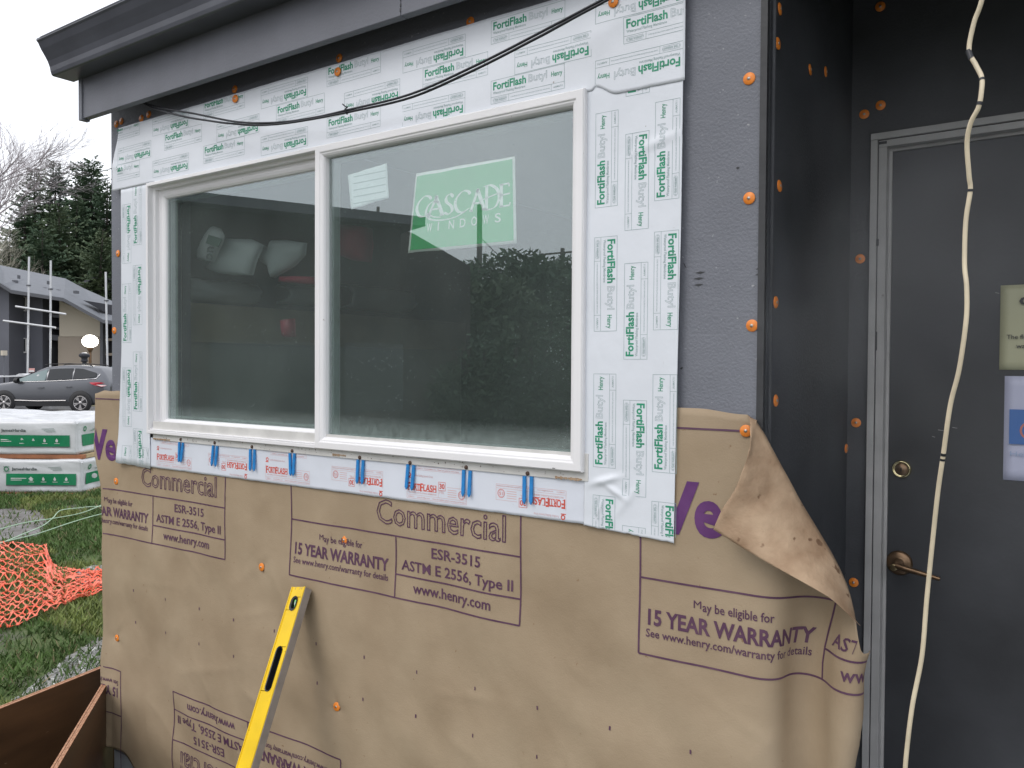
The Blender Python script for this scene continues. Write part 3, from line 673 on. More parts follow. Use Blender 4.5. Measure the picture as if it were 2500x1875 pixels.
for k in range(14):
    for zz in (-.833, -.953):
        x = -.705 - k * .1985
        if -3.1 < x and not (zz < -.9 and k in (0, 1)): allp.fill(x - .002 + random.uniform(-.001, .001), zz - .0048, x + .002, zz + .0048)
allp.slice([-.61 + .007 * i for i in range(50)])
# keep the print off the folded-away corner
keep = Print(); keep.v = allp.v
for f, mi in zip(allp.f, allp.m):
    if all(allp.v[i][1] < ztop(allp.v[i][0]) - .001 for i in f): keep.f.append(f); keep.m.append(mi)
keep.build('printed_lettering', [M['purple'], M['violet']], lambda x, y, o: kraftF(x, Z(y), o * .5 + .0010), kp)
# folded corner: reverse side of the sheet
def foldP(t):
    n = len(FOLD) - 1; t *= 7; i = min(int(t), 6); f = t - i
    s = FOLD[i][0] + (FOLD[i + 1][0] - FOLD[i][0]) * f; z = FOLD[i][1] + (FOLD[i + 1][1] - FOLD[i][1]) * f
    return s, z
edge = [(1848, 1026), (1840, 1065), (1836, 1100), (1818, 1150), (1790, 1205), (1762, 1245), (1742, 1292)]
edge2 = [(1742, 1292), (1800, 1330), (1870, 1372), (1950, 1416), (2030, 1462), (2100, 1528)]
def polyp(P, t):
    t *= len(P) - 1; i = min(int(t), len(P) - 2); f = t - i; return (P[i][0] + (P[i + 1][0] - P[i][0]) * f, P[i][1] + (P[i + 1][1] - P[i][1]) * f)
def foldF(a, b):
    s, z = foldP(a); p0 = kraftF(s, Z(z)); p0.y -= .0015
    if a < .5: u, v = polyp(edge, a * 2)
    else: u, v = polyp(edge2, a * 2 - 1)
    lift = .030 + .028 * math.sin(a * math.pi) + .03 * max(0, a - .5)
    lift *= min(1, .12 + a * 5) * min(1, (1.02 - a) * 6)
    p1 = onY(u, v, -.012 - lift)
    p = p0.lerp(p1, b); bul = .022 * math.sin(math.pi * min(1, b * 1.0)) * math.sin(math.pi * a) ** .6 + .012 * math.sqrt(b) * (1 - b)
    p.y -= bul + .0022 * noise.noise(Vector((a * 9, b * 5, 0)))
    return p
m = MB(); m.grid(foldF, 46, 22)
fc = m.build('folded_corner', M['kraft_back'], kp, solid=.0009)

# ------------------------------------------------------------------ flashing tapes
ff = Print()                                    # one printed cartouche of the butyl tape, reading left to right
ff.rect(0, 0, .217, .058, .0009, 1); ff.line(0, .0165, .217, .0165, .0008, 1); ff.line(.055, 0, .055, .0165, .0008, 1); ff.line(.180, 0, .180, .0165, .0008, 1)
ff.text('FortiFlash', .0065, .107, .034, .0185, 0, .03); ff.text('Butyl', .114, .168, .034, .018, 1, 0, .012); ff.text('Henry', .180, .211, .034, .0115, 0, .012)
ff.text('Waterproof Flashing Membrane', .0065, .105, .0235, .0062, 1, .01); ff.text('15 YEAR WARRANTY', .006, .050, .0055, .0052, 1, .02)
ff.text('CODE SEE INSTALLATION GUIDE FOR INSTRUCTIONS AND LIMITATIONS', .060, .176, .0065, .0028, 1, .0); ff.text('AAMA711', .186, .212, .006, .0045, 1, .01)
ff.line(.008, .0035, .048, .0035, .0006, 1); ff.line(.008, .0128, .048, .0128, .0006, 1)
fr = Print()
fr.line(-.002, 0, .205, 0, .0009, 1); fr.line(-.002, .0, -.002, .048, .0009, 1); fr.line(.205, 0, .205, .040, .0009, 1); fr.line(-.002, .010, .205, .010, .0008, 1); fr.line(.14, .040, .205, .040, .0009, 1); fr.line(.110, .010, .110, .030, .0008, 1)
fr.text('F', .000, .0105, .0215, .021, 0, .03); fr.text('ORTI', .0115, .046, .0230, .0175, 0, .03); fr.text('F', .0465, .0555, .0215, .021, 0, .03); fr.text('LASH', .0565, .103, .0230, .0175, 0, .03)
for x in (.004, .0225, .0335, .0405, .0505, .062, .074, .0855, .0975): fr.fill(x - .0035, .0222, x + .0035, .0238, 0); fr.fill(x - .003, .0395, x + .003, .0409, 0)
fr.text('WATERPROOF FLASHING MEMBRANE', .004, .103, .0145, .0042, 1, .01); fr.rect(.1105, .030, .134, .052, .0011, 0); fr.text('30', .1135, .1315, .035, .0125, 0, .03); fr.text('MIL', .113, .131, .0215, .0075, 1, .0)
for k in range(4): fr.line(.142, .016 + k * .0058, .172, .016 + k * .0058, .0016, 1)
fr.ring(.189, .023, .0098, .0112, 0); fr.ring(.189, .023, .0078, .0083, 0); fr.text('15', .1835, .1945, .0195, .0075, 0, .0)
fr.text('AAMA711', .002, .024, .003, .0035, 1); fr.text('www.fortifiber.com', .034, .080, .003, .0035, 1); fr.text('Please see installation guide for instructions and limitations', .090, .203, .003, .0035, 1)
fr.text('Fortifiber Building Systems Group', .018, .090, .061, .0055, 1, .0); fr.ring(.006, .064, .0035, .0065, 0, 12); fr.fill(-.002, .055, .012, .0575, 0)
fr.text('AAMA711  www.fortifiber.com  Please see guide for instructions', .03, .18, .082, .0035, 1); fr.rect(.024, .0795, .19, .0885, .0008, 1)
def tape(name, x0, x1, z0f, z1f, y, mat, label, prints, pmats, edgeL=None, edgeR=None, bumps=(), nx=80, nz=40, curl=None):
    """a strip of membrane on the wall; z0f, z1f give its lower and upper edge at x (relative heights)"""
    eL = edgeL or (lambda z: x0); eR = edgeR or (lambda z: x1)
    def F(x, zr, off=0.):
        yy = y - .0012 * noise.noise(Vector((x * 6, y * 90, zr * 6))) - .0007 * abs(noise.noise(Vector((x * 21, 4, zr * 17))))
        for bx, bz, r, h, ang in bumps:
            dx_, dz_ = x - bx, zr - bz; c, q = math.cos(ang), math.sin(ang); p_, q_ = dx_ * c + dz_ * q, -dx_ * q + dz_ * c
            yy -= h * math.exp(-(p_ / r) ** 2 - (q_ / (r * .22)) ** 2)
        if curl: yy -= curl(x, zr)
        k = (WALLD + y) / WALLD
        return Vector((x * k, yy - off, Z(zr * k)))
    m = MB()
    def fn(a, b):
        x = x0 + (x1 - x0) * a; zr = z0f(x) + (z1f(x) - z0f(x)) * b
        return F(eL(zr) + (eR(zr) - eL(zr)) * a, zr)
    m.grid(fn, nx, nz)
    o = m.build(name, mat, None, origin=((x0 + x1) / 2, 0, Z(z0f(x0))), solid=.0009); tag(o, label, 'flashing tape')
    if prints.v: prints.build('printed_lettering', pmats, lambda a, b, of: F(a, b, of), o, off=.0004)
    return o
def jag(x, amp=.003, k=40): return amp * noise.noise(Vector((x * k, 0, 0)))
INK = [M['green'], M['thin']]
# left jamb tape
P = Print(); U, Dn = math.pi / 2, -math.pi / 2
def vbox(P, cx, ztopv, up):                   # vertical cartouche, upper end at ztopv
    if up: P.put(ff, cx + .029, ztopv - .217, U)
    else: P.put(ff, cx - .029, ztopv, Dn)
for zt, up in ((.592, 0), (.299, 1), (-.012, 0), (-.301, 1)): vbox(P, -2.937, zt, up)
for zt, up in ((.655, 1), (.363, 0), (.047, 1), (-.235, 0)): vbox(P, -2.866, zt, up)
P.put(ff, -2.795, -.301 - .217, U)
P.clip(-2.985, -2.790, -.366, .66)
tape('flashing_tape', -2.985, -2.787, lambda x: -.367 - .045 * (x + 2.985) + jag(x), lambda x: .662, -.0195, M['tape'], 'white flashing tape with green print, upright strip at the left window jamb beside the corner', P, INK,
     edgeL=lambda z: -2.975 - .026 * smooth(.1, -.37, z), bumps=((-2.80, -.30, .03, .004, 1.),), curl=lambda x, z: .012 * smooth(-.24, -.40, z) * smooth(-2.90, -3.0, x))
# right jamb tape
P = Print()
for cx in (-.9275, -.777):
    for zt, up in ((.587, 1), (.301, 0), (-.015, 1), (-.298, 0)): vbox(P, cx, zt, up)
for zt, up in ((.830, 1), (.528, 0), (.236, 1), (-.074, 0), (-.361, 1)): vbox(P, -.850, zt, up)
P.clip(-.966, -.7445, -.3735, .66)
tape('flashing_tape', -.981, -.743, lambda x: -.373 - .055 * (x + .9675) + jag(x, .002, 60), lambda x: .665, -.0195, M['tape'], 'white flashing tape with green print, upright strip between the window and the bare sheathing', P, INK,
     edgeR=lambda z: -.742 - .010 * smooth(.5, -.38, z), bumps=((-.925, -.262, .035, .007, .3), (-.90, -.285, .03, .004, -.5), (-.865, -.30, .045, .003, .9), (-.80, .50, .05, .003, .25), (-.94, -.33, .02, .003, 1.2), (-.955, .2, .12, .002, 1.5)), nx=90, nz=240)
# sill tape
P = Print()
for k in range(6):
    x = -2.742 + .301 * k
    if k % 2 == 0: P.put(fr, x, -.360)
    else: P.put(fr, x + .205, -.296, math.pi)
P.clip(-2.76, -.972, -.372, -.2695)
tape('flashing_tape', -2.80, -.96, lambda x: -.3695 + jag(x, .0015, 20), lambda x: -.262, -.0165, M['tape2'], 'white flashing tape with red print, lying along the window sill under the blue shims', P, [M['red'], M['redthin']], nx=240, nz=14)
# head tape
P = Print()
for k in range(-5, 5):
    for r, (xo, z0, zi) in enumerate(((-1.862, .817, .801), (-2.090, .741, .728), (-1.862, .667, .654))):
        x = xo + .301 * k; dr_ = -.012 * (x + 1.6); z0 += dr_; zi += dr_ if r < 2 else max(dr_, -.003)
        if k % 2 == 0: P.put(ff, x, z0)
        else: P.put(ff, x + .217, zi + .058, math.pi)
P.clip(-3.0, -.742, .656, .876)
tape('flashing_tape', -3.034, -.738, lambda x: (.6425 if x > WX0 - .002 and x < WX1 + .002 else .652) - .028 * smooth(-.965, -.90, x) + jag(x, .0008, 30), lambda x: .880 + jag(x, .0012, 9), -.0214, M['tape'], 'white flashing tape with green print, broad band above the window', P, INK,
     edgeL=lambda z: -3.034 + .045 * smooth(.73, .88, z), bumps=((-.93, .78, .12, .003, .4), (-2.98, .73, .05, .004, -.3), (-2.1, .72, .10, .002, .1), (-1.5, .69, .14, .002, .05)), nx=260, nz=30)

# ------------------------------------------------------------------ orange cap nails (each its own, parts of the building they are driven into)
def cap(p, nrm, r=.0128):
    q = Vector(nrm).to_track_quat('Z', 'Y').to_matrix().to_4x4()
    o = capm.copy(); COL.objects.link(o); o.matrix_local = Matrix.Translation(p) @ q @ Matrix.Rotation(random.uniform(-.08, .08), 4, 'X') @ Matrix.Rotation(random.uniform(-.08, .08), 4, 'Y'); o.parent = bld
m = MB(); I4 = Matrix.Identity(4)
m.lathe([(.0127, -.001), (.0128, .0006), (.0120, .0014), (.0060, .0018), (.0045, .0026), (.0036, .0028)], I4, 24, 0); m.lathe([(.0036, .0028), (.0034, .0034), (0, .0036)], I4, 16, 1)
capm = m.build('cap_nail', [M['orange'], M['steel']], bld, local=True); capm.location = onY(1829, 192, -.001); capm.rotation_euler = (math.pi / 2, 0, 0)
for u, v in ((1829, 484), (1836, 795), (288, 619), (279, 807), (573, 218), (828, 142), (1148, 53), (284, 303), (296, 296), (345, 289), (363, 279)): cap(onY(u, v, -.0015), (0, -1, 0))
for u, v in ((574, 241), (824, 175), (1497, 4)): cap(onY(u, v, -.0255), (0, -1, 0))
for u, v in ((1821, 1052), (284, 1175), (288, 1557), (837, 1319), (641, 1384), (827, 1723)):
    p = onY(u, v, 0); q = kraftF(p.x, p.z); cap(Vector((q.x, q.y - .0022, q.z)), (0, -1, .05))
for u, v in ((1904, 22), (1899, 106), (1903, 454), (1894, 738), (1894, 978), (1978, 170), (2016, 175), (2066, 1095)): cap(onX(u, v, XC + .0045), (1, 0, 0))
for u, v in ((2149, 16), (2150, 257), (2110, 279), (2100, 632), (2090, 1032), (2084, 1422)): cap(onY(u, v, YD - .002), (0, -1, 0))

# ------------------------------------------------------------------ blue horseshoe shims
spots = [(441, 1), (524, 0), (615, 0), (712, 1), (879, 0), (1002, 0), (1139, 0), (1288, 0)]
where = ['nearest the left jamb', 'second from the left jamb', 'third from the left jamb', 'just left of the meeting stile', 'just right of the meeting stile', 'under the sticker', 'last but one before the right jamb', 'nearest the right jamb']
def shim(narrow):
    m = MB()
    for sgn in (-1, 1):
        tip = .0062 if narrow else .0100
        a = [(sgn * .0150, .0), (sgn * .0150 - sgn * .0090, .0)]; b = [(sgn * tip + sgn * .0045, -.060), (sgn * tip - sgn * .0045, -.060)]
        tipm = (sgn * tip, -.068)
        poly = [a[0], b[0], tipm, b[1], a[1]]
        if sgn > 0: poly = poly[::-1]
        m.prism([(x, -.0225 - (.004 if z < -.05 else 0), z) for x, z in poly], (0, .0042, 0))
    m.box(-.0165, .0165, -.0170, -.0140, .004, .022)
    return m
for i, ((u, nar), wd) in enumerate(zip(spots, where)):
    v = 1079 + (u - 441) * .0985
    p = onY(u, v, -.0225); o = shim(nar).build('horseshoe_shim', M['blue'], None, local=True); o.location = (p.x, 0, Z(-.2665)); o.rotation_euler.y = random.uniform(-.05, .05)
    tag(o, 'blue plastic horseshoe shim under the window sill, ' + wd, 'shim', 'blue shims under the window sill')

# ------------------------------------------------------------------ spirit level leaning on the wall
A = onY(737, 1436, -.036); B = onY(604, 1875, -.285)
ax = (B - A).normalized(); LEN = min(1.22, (A.z - .01) / -ax.z)
nn = Vector((0, -1, 0)); nn = (nn - ax * nn.dot(ax)).normalized(); wv = ax.cross(nn); wv = wv if wv.x > 0 else -wv
lv = empty('spirit_level', tuple(A + ax * LEN), 'yellow spirit level leaning against the brown paper below the window', 'spirit level')
def LP(a, b, c): return A + ax * a + wv * b + nn * c
def lbox(m, a0, a1, b0, b1, c0, c1, mi=0):
    vs = [LP(a, b, c) for c in (c0, c1) for b in (b0, b1) for a in (a0, a1)]
    m.add(vs, [(0, 2, 3, 1), (4, 5, 7, 6), (0, 1, 5, 4), (2, 6, 7, 3), (0, 4, 6, 2), (1, 3, 7, 5)], mi)
W2, T2 = .0300, .0125
def slot(m, a0, a1, hb, c0, c1, mi, n=6):       # rounded oblong ring wall
    pts = []
    for k in range(n + 1): t = math.pi * k / n; pts.append((a0 + hb - hb * math.sin(t), -hb * math.cos(t)))
    for k in range(n + 1): t = math.pi * k / n; pts.append((a1 - hb + hb * math.sin(t), hb * math.cos(t)))
    return pts
m = MB()                                        # web with two real openings: build as frame pieces round octagonal slots
slots = [(.030, .070, .0135), (.175, .300, .0140)]
def web(m, c0, c1, slots):
    cuts = [0.] + [x for s in slots for x in (s[0], s[1])] + [LEN]
    for i in range(0, len(cuts), 2): lbox(m, cuts[i], cuts[i + 1], -W2, W2, c0, c1)
    for a0, a1, hb in slots:
        pts = slot(m, a0, a1, hb, c0, c1, 0)
        lower = [p for p in pts if p[1] <= 0]; lower.sort(); upper = [p for p in pts if p[1] >= 0]; upper.sort()
        for side, sg in ((lower, -1), (upper, 1)):
            for (p, q) in zip(side, side[1:]):
                vs = [LP(p[0], p[1], c) for c in (c0, c1)] + [LP(q[0], q[1], c) for c in (c0, c1)] + [LP(q[0], sg * W2, c) for c in (c0, c1)] + [LP(p[0], sg * W2, c) for c in (c0, c1)]
                m.add(vs, [(0, 2, 4, 6), (1, 7, 5, 3), (0, 1, 3, 2), (4, 5, 7, 6)])
web(m, T2 - .003, T2, slots)
lbox(m, 0, LEN, -W2 - .0002, -W2 + .0035, T2, T2 + .0022); lbox(m, 0, LEN, W2 - .0035, W2 + .0002, T2, T2 + .0022)
lbox(m, 0, LEN, -W2 - .0002, -W2 + .001, -T2, T2 - .001)
m.build('body', M['yellow'], lv)
m = MB(); lbox(m, 0.001, LEN, W2 - .006, W2 + .0016, -T2, T2 - .0005); lbox(m, 0.001, LEN, -W2 + .001, W2 - .006, -T2, -T2 + .002); m.build('edge_rail', M['alu'], lv, bevel=.0008)
def rimo(m, a0, a1, hb, c0, c1, th, mi=0):
    P1 = slot(m, a0, a1, hb, 0, 0, 0); P2 = slot(m, a0 - th, a1 + th, hb + th, 0, 0, 0); n = len(P1)
    vs = [LP(p[0], p[1], c1 - .001) for p in P1] + [LP(p[0], p[1], c1) for p in P2] + [LP(p[0], p[1], c0) for p in P1]
    m.add(vs, [(i, (i + 1) % n, n + (i + 1) % n, n + i) for i in range(n)] + [(i, 2 * n + i, 2 * n + (i + 1) % n, (i + 1) % n) for i in range(n)], mi)
m = MB(); rimo(m, .177, .298, .0110, -T2 + .003, T2 + .0015, .0032); lbox(m, .176, .299, -.013, .013, -T2 + .0025, -T2 + .004); m.build('hand_grip', M['black'], lv)
m = MB(); rimo(m, .034, .066, .0085, -T2 + .003, T2 + .0018, .0065); lbox(m, .032, .068, -.013, .013, -T2 + .0025, -T2 + .004)
hs = m.build('vial_housing', M['black'], lv)
m = MB(); m.tube([LP(.038, -.004, .003), LP(.062, .004, .003)], .0058, 12); m.build('vial', M['vial'], hs)
m = MB(); m.tube([LP(.044, -.0022, .0085), LP(.049, 0, .0088), (LP(.054, .001, .0085))], [.0008, .0012, .0007], 8); m.build('bubble', M['white'], hs)
m = MB()
for b in (-.012, .008, .016): lbox(m, -.0004, .008, b - .0007, b + .0007, T2 - .001, T2 + .0006)
m.build('nick_groove', M['alu'], lv)

# ------------------------------------------------------------------ cables
def catmull(P, st=8):
    q = []
    for i in range(len(P) - 1):
        a, b, c, d = P[max(i - 1, 0)], P[i], P[i + 1], P[min(i + 2, len(P) - 1)]
        for k in range(st): t = k / st; q.append(.5 * ((2 * b) + (c - a) * t + (2 * a - 5 * b + 4 * c - d) * t * t + (3 * b - a - 3 * c + d) * t ** 3))
    q.append(P[-1]); return q
cpts = [(335, 238, -.045), (365, 258, -.05), (425, 274, -.07), (500, 288, -.085), (560, 298, -.095), (620, 303, -.10), (690, 300, -.11), (770, 288, -.12), (850, 271, -.13), (1000, 235, -.14), (1150, 170, -.15), (1300, 94, -.155), (1420, 30, -.16), (1490, -8, -.16), (1700, -130, -.16)]
P = catmull([onY(u, v, y) for u, v, y in cpts]); m = MB()
for ph in (0, 1):
    q = []
    for i, p in enumerate(P):
        t = i / len(P); sep = .0029 + .0055 * max(0, 1 - abs(t - .18) / .12) + .003 * max(0, 1 - abs(t - .80) / .12)
        an = i * .16 + ph * math.pi + .8; q.append(p + Vector((0, math.cos(an) * .003, (1 if ph else -1) * (sep if abs(math.sin(an)) < 2 else 0))))
    m.tube(q, .0031, 8)
cb = tag(m.build('black_cable', M['black'], None, origin=tuple(P[40])), 'pair of black cables tied together, sagging across the tape above the window', 'cable')
p = onY(848, 270, -.13); m = MB(); m.tube([p + Vector((0, 0, .010)), p + Vector((.0, -.009, 0)), p + Vector((0, 0, -.010))], .0022, 6); m.tube([p + Vector((0, -.004, .008)), p + Vector((-.012, -.006, .018))], .0018, 6); m.build('cable_tie', M['black'], cb)
kp2 = [(2420, -120), (2397, 0), (2378, 55), (2366, 122), (2383, 160), (2397, 190), (2396, 225), (2389, 262), (2370, 300), (2361, 350), (2366, 430), (2369, 465), (2358, 540), (2355, 645), (2360, 700), (2359, 780), (2342, 900), (2320, 990), (2303, 1110), (2290, 1200), (2275, 1340), (2262, 1470), (2251, 1600), (2228, 1720), (2214, 1830), (2209, 1900), (2203, 2050)]
CY_ = -.64
P = [onY(u, v, CY_ + .01 * math.sin(i * .7)) for i, (u, v) in enumerate(kp2)]
Q = catmull(P); m = MB(); m.tube(Q, .0026, 10)
cd2 = tag(m.build('extension_cord', M['cord'], None, origin=tuple(Q[60])), 'cream coloured cord hanging in front of the dark door, bound with black tape rings', 'cord')
for u, v, hgt in ((2367, 125, .006), (2397, 200, .0014), (2390, 260, .0018), (2370, 463, .0014), (2307, 1106, .0016), (2303, 1118, .0013)):
    c = min(range(len(Q)), key=lambda i: (Q[i] - onY(u, v, CY_)).length); a, b = Q[max(0, c - 1)], Q[min(len(Q) - 1, c + 1)]; d = (b - a).normalized()
    m = MB(); m.tube([Q[c] - d * hgt, Q[c] + d * hgt], .0030, 12); m.build('tape_ring', M['black'], cd2)

# ------------------------------------------------------------------ room behind the glass
m = MB(); x0, x1, y0, y1 = XL + T, XC - .11, T, 3.9
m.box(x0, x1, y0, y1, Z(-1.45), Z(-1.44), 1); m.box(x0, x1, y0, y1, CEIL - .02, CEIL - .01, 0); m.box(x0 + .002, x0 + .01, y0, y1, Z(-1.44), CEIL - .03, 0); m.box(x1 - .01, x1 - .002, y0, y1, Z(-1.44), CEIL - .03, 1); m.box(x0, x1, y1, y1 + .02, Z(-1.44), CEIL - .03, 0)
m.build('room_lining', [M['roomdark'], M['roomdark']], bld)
# ================================================================== SETTING AND BACKGROUND
FW = Vector((R[0][2], R[1][2], 0)).normalized(); RT = Vector((R[0][0], R[1][0], 0)).normalized(); UP = Vector((0, 0, 1))
def cf(r, f, z=0.): return Vector((CAM.x, CAM.y, 0)) + RT * r + FW * f + UP * z      # right / forward of the viewer
m = MB(); m.add([(-400, -300, 0), (300, -300, 0), (300, 400, 0), (-400, 400, 0)], [(0, 1, 2, 3)])
tag(m.build('ground', M['ground']), kind='structure')
m = MB(); m.add([cf(-60, 17.5, .004), cf(60, 16.5, .004), cf(60, 33.5, .004), cf(-60, 33.5, .004)], [(0, 1, 2, 3)])
tag(m.build('asphalt_road', M['asphalt']), kind='structure')
m = MB(); m.box(XC + .001, 1.3, -1.2, YD, 0, Z(-1.43)); tag(m.build('porch_slab', M['found']), kind='structure')
def patch(pix, z, name, mat):
    P = [onZ(u, v, z) for u, v in pix]; n = len(P); c = sum(P, Vector((0, 0, 0))) / n; pts = []
    for i in range(n):
        for k in range(8):
            t = k / 8; p = P[i].lerp(P[(i + 1) % n], t); d = (p - c); pts.append(c + d * (1 + .10 * noise.noise(Vector((i + t, z * 99, 1)) * 2.3)))
    for p in pts: p.z = z
    m = MB(); m.add([c] + pts, [(0, i + 1, (i + 1) % len(pts) + 1) for i in range(len(pts))]); tag(m.build(name, mat), kind='structure')
M['clay'] = pm('wet_clay', (.085, .07, .06), .5, col2=(.21, .20, .20), vs=9, bump=1., bs=14, scale=(1, 1, 1), rvar=.2)
patch([(-60, 1240), (40, 1238), (100, 1248), (122, 1278), (90, 1318), (20, 1328), (-60, 1335)], .004, 'ground_mud', M['clay'])
patch([(170, 1402), (215, 1382), (300, 1372), (300, 1440), (200, 1440)], .005, 'ground_gravel', M['gravel'])
patch([(30, 1712), (110, 1650), (170, 1600), (235, 1560), (300, 1545), (300, 1640), (150, 1690)], .004, 'ground_gravel', M['gravel'])
# hill and woods
m = MB()
def hillF(a, b):
    x = -90 + 150 * a; f = 54 + 60 * b; z = 15 * smooth(54, 86, f) + 1.2 * noise.noise(Vector((x * .12, f * .12, 0)))
    return cf(x, f, max(z, 0) * .82)
m.grid(hillF, 50, 24); tag(m.build('hillside', M['hill']), kind='structure')
def leafblob(m, c, rad, n, size, mi=0, flat=1.):
    for _ in range(n):
        d = Vector((random.gauss(0, 1), random.gauss(0, 1), random.gauss(0, 1))).normalized() * random.random() ** .45
        p = c + Vector((d.x * rad.x, d.y * rad.y, d.z * rad.z))
        a = Vector((random.uniform(-1, 1), random.uniform(-1, 1), random.uniform(-1, 1) * flat)).normalized() * size * random.uniform(.5, 1.3)
        b = Vector((random.uniform(-1, 1), random.uniform(-1, 1), random.uniform(-1, 1))).normalized() * size * random.uniform(.25, .6)
        m.add([p - a, p + b, p + a, p - b], [(0, 1, 2, 3)], mi)
def conifer(base, H, W, label, mat, seed, gap=.35):
    random.seed(seed); t = empty('conifer_tree', tuple(base), label, 'tree', 'evergreen trees on the hill')
    tr = MB(); lean = Vector((random.uniform(-.3, .3), random.uniform(-.3, .3), 0))
    tr.tube([base + UP * H * k / 8 + lean * (k / 8) ** 2 for k in range(9)], [.26 * (1 - k / 8.6) for k in range(9)], 7); tr.build('trunk', M['bark'], t)
    m = MB(); z = H * .10
    while z < H * .99:
        k = 1 - z / H; L = W * (.10 + .95 * k ** .78) * random.uniform(.65, 1.2); nb = random.randint(4, 7); off = random.uniform(0, 6.28)
        for b in range(nb):
            an = off + b * 6.283 / nb + random.uniform(-.35, .35); l = L * random.uniform(.55, 1.15); dr = random.uniform(.05, .32) if k > .3 else random.uniform(-.35, .1)
            d = Vector((math.cos(an), math.sin(an), 0)); side = d.cross(UP); ns = max(3, int(l / .17))
            for i in range(ns):
                f = (i + 1) / ns; c = base + UP * z + lean * (z / H) ** 2 + d * l * f + UP * (-dr * l * f + .18 * l * f * f)
                wd = (.42 * l * (1 - f) + .16) * .8
                for q in (-1, 1):
                    if random.random() < .12: continue
                    s = wd * random.uniform(.4, 1.15)
                    tip = c + side * q * s + d * s * random.uniform(.2, .8) + UP * random.uniform(-.22, .04) * s
                    m.add([c - d * .07, c + side * q * s * .5 + UP * random.uniform(-.14, .04) - d * .05, tip, c + side * q * s * .45 + d * .17], [(0, 1, 2, 3)])
                if random.random() < .35: m.add([c, c + d * .22 + UP * random.uniform(.05, .22), c + d * .3 - UP * .05], [(0, 1, 2)])
        z += H * .017 * random.uniform(.7, 1.3)
    m.build('crown', mat, t)
def hz(f): return 15 * .82 * smooth(54, 86, f)
def tree_at(u, vtop, depth, W, label, mi, seed):
    p = at(u, 896, depth); f = depth; base = Vector((p.x, p.y, hz(f) - .3)); top = at(u, vtop, depth).z
    conifer(base, top - base.z, W, label, M['fol'][mi], seed)
tree_at(88, 410, 74, 3.9, 'narrow dark evergreen rising beside the bare tree', 1, 3)
tree_at(135, 393, 77, 4.2, 'spiky evergreen between the narrow one and the tall bushy one', 2, 5)
tree_at(222, 386, 72, 5.0, 'tallest bushy evergreen behind the apartment roof, next to the building corner', 0, 8)
tree_at(203, 396, 73.5, 3.8, 'second leader evergreen growing against the tallest one', 2, 11)
tree_at(262, 440, 70, 4.4, 'evergreen half hidden by the building corner', 0, 12)
tree_at(62, 478, 68, 4.2, 'lower evergreen in front of the narrow one', 0, 14)
tree_at(150, 500, 66, 4.6, 'squat evergreen low in the gap between the tall ones', 1, 15)
tree_at(185, 480, 69, 4.0, 'mid height evergreen left of the tallest one', 0, 17)
tree_at(20, 560, 64, 4.4, 'low evergreen at the picture edge behind the ridge', 1, 19)
tree_at(105, 560, 62, 4.6, 'lowest evergreen straight above the apartment ridge', 0, 21)
tree_at(240, 560, 61, 4.6, 'low evergreen over the small gable', 1, 23)
random.seed(31)
m = MB()
for _ in range(95):
    u = random.uniform(-30, 300); d = random.uniform(54, 68); p = at(u, 896, d); c = Vector((p.x, p.y, hz(d) + random.uniform(.2, 3.2)))
    mi = random.choice((0, 0, 0, 1, 2)); leafblob(m, c, Vector((1.8, 1.8, 1.4)), 150, .19, mi)
tag(m.build('undergrowth', [M['brush'], M['brush2'], M['fol'][1]]), kind='stuff')
# bare tree at the picture edge
def bare(name, base, H, seed, label, mat, spread=.55, lean=Vector((.1, 0, 1)), levels=5, r0=.16, first=None):
    random.seed(seed); t = empty(name, tuple(base), label, 'tree'); tr = MB(); br = MB()
    def grow(p, d, L, r, lv):
        n = 5; pts = [p]; dd = d.copy()
        for i in range(n): dd = (dd + Vector((random.gauss(0, .09), random.gauss(0, .09), random.gauss(.03, .06)))).normalized(); pts.append(pts[-1] + dd * L / n)
        (tr if lv == 0 else br).tube(pts, [max(.004, r * (1 - .55 * i / n)) for i in range(n + 1)], 5 if lv < 3 else 3, caps=False)
        if lv >= levels: return
        k = 5 if lv < 2 else (6 if lv < 4 else 5)
        for j in range(k):
            q = pts[random.randint(2, n)]; ax = Vector((random.gauss(0, 1), random.gauss(0, 1), random.gauss(0, 1))).cross(dd).normalized()
            nd_ = (dd + ax * random.uniform(spread * .7, spread * 1.5)).normalized(); grow(q, nd_, L * random.uniform(.48, .72), max(.004, r * .45), lv + 1)
    grow(base, lean.normalized(), H * .42, r0, 0)
    tr.build('trunk', mat, t); br.build('crown', mat, t)
p = at(-125, 896, 40); bare('bare_tree', Vector((p.x, p.y, 0)), 17.5, 4, 'leafless grey tree reaching in at the picture edge above the roof', M['barkgrey'], lean=Vector((.03, .03, 1)), r0=.17, spread=.42)
p = at(-34, 896, 58); bare('bare_tree', Vector((p.x, p.y, 1.2)), 10.5, 9, 'pale twiggy leafless tree standing low before the evergreens', M['twig'], spread=.4, r0=.10, levels=4)
p = at(-62, 896, 56); bare('bare_tree', Vector((p.x, p.y, 1.0)), 12.0, 17, 'pale leafless thicket tree behind the roof, left of the twiggy one', M['twig'], spread=.4, r0=.10, levels=4)

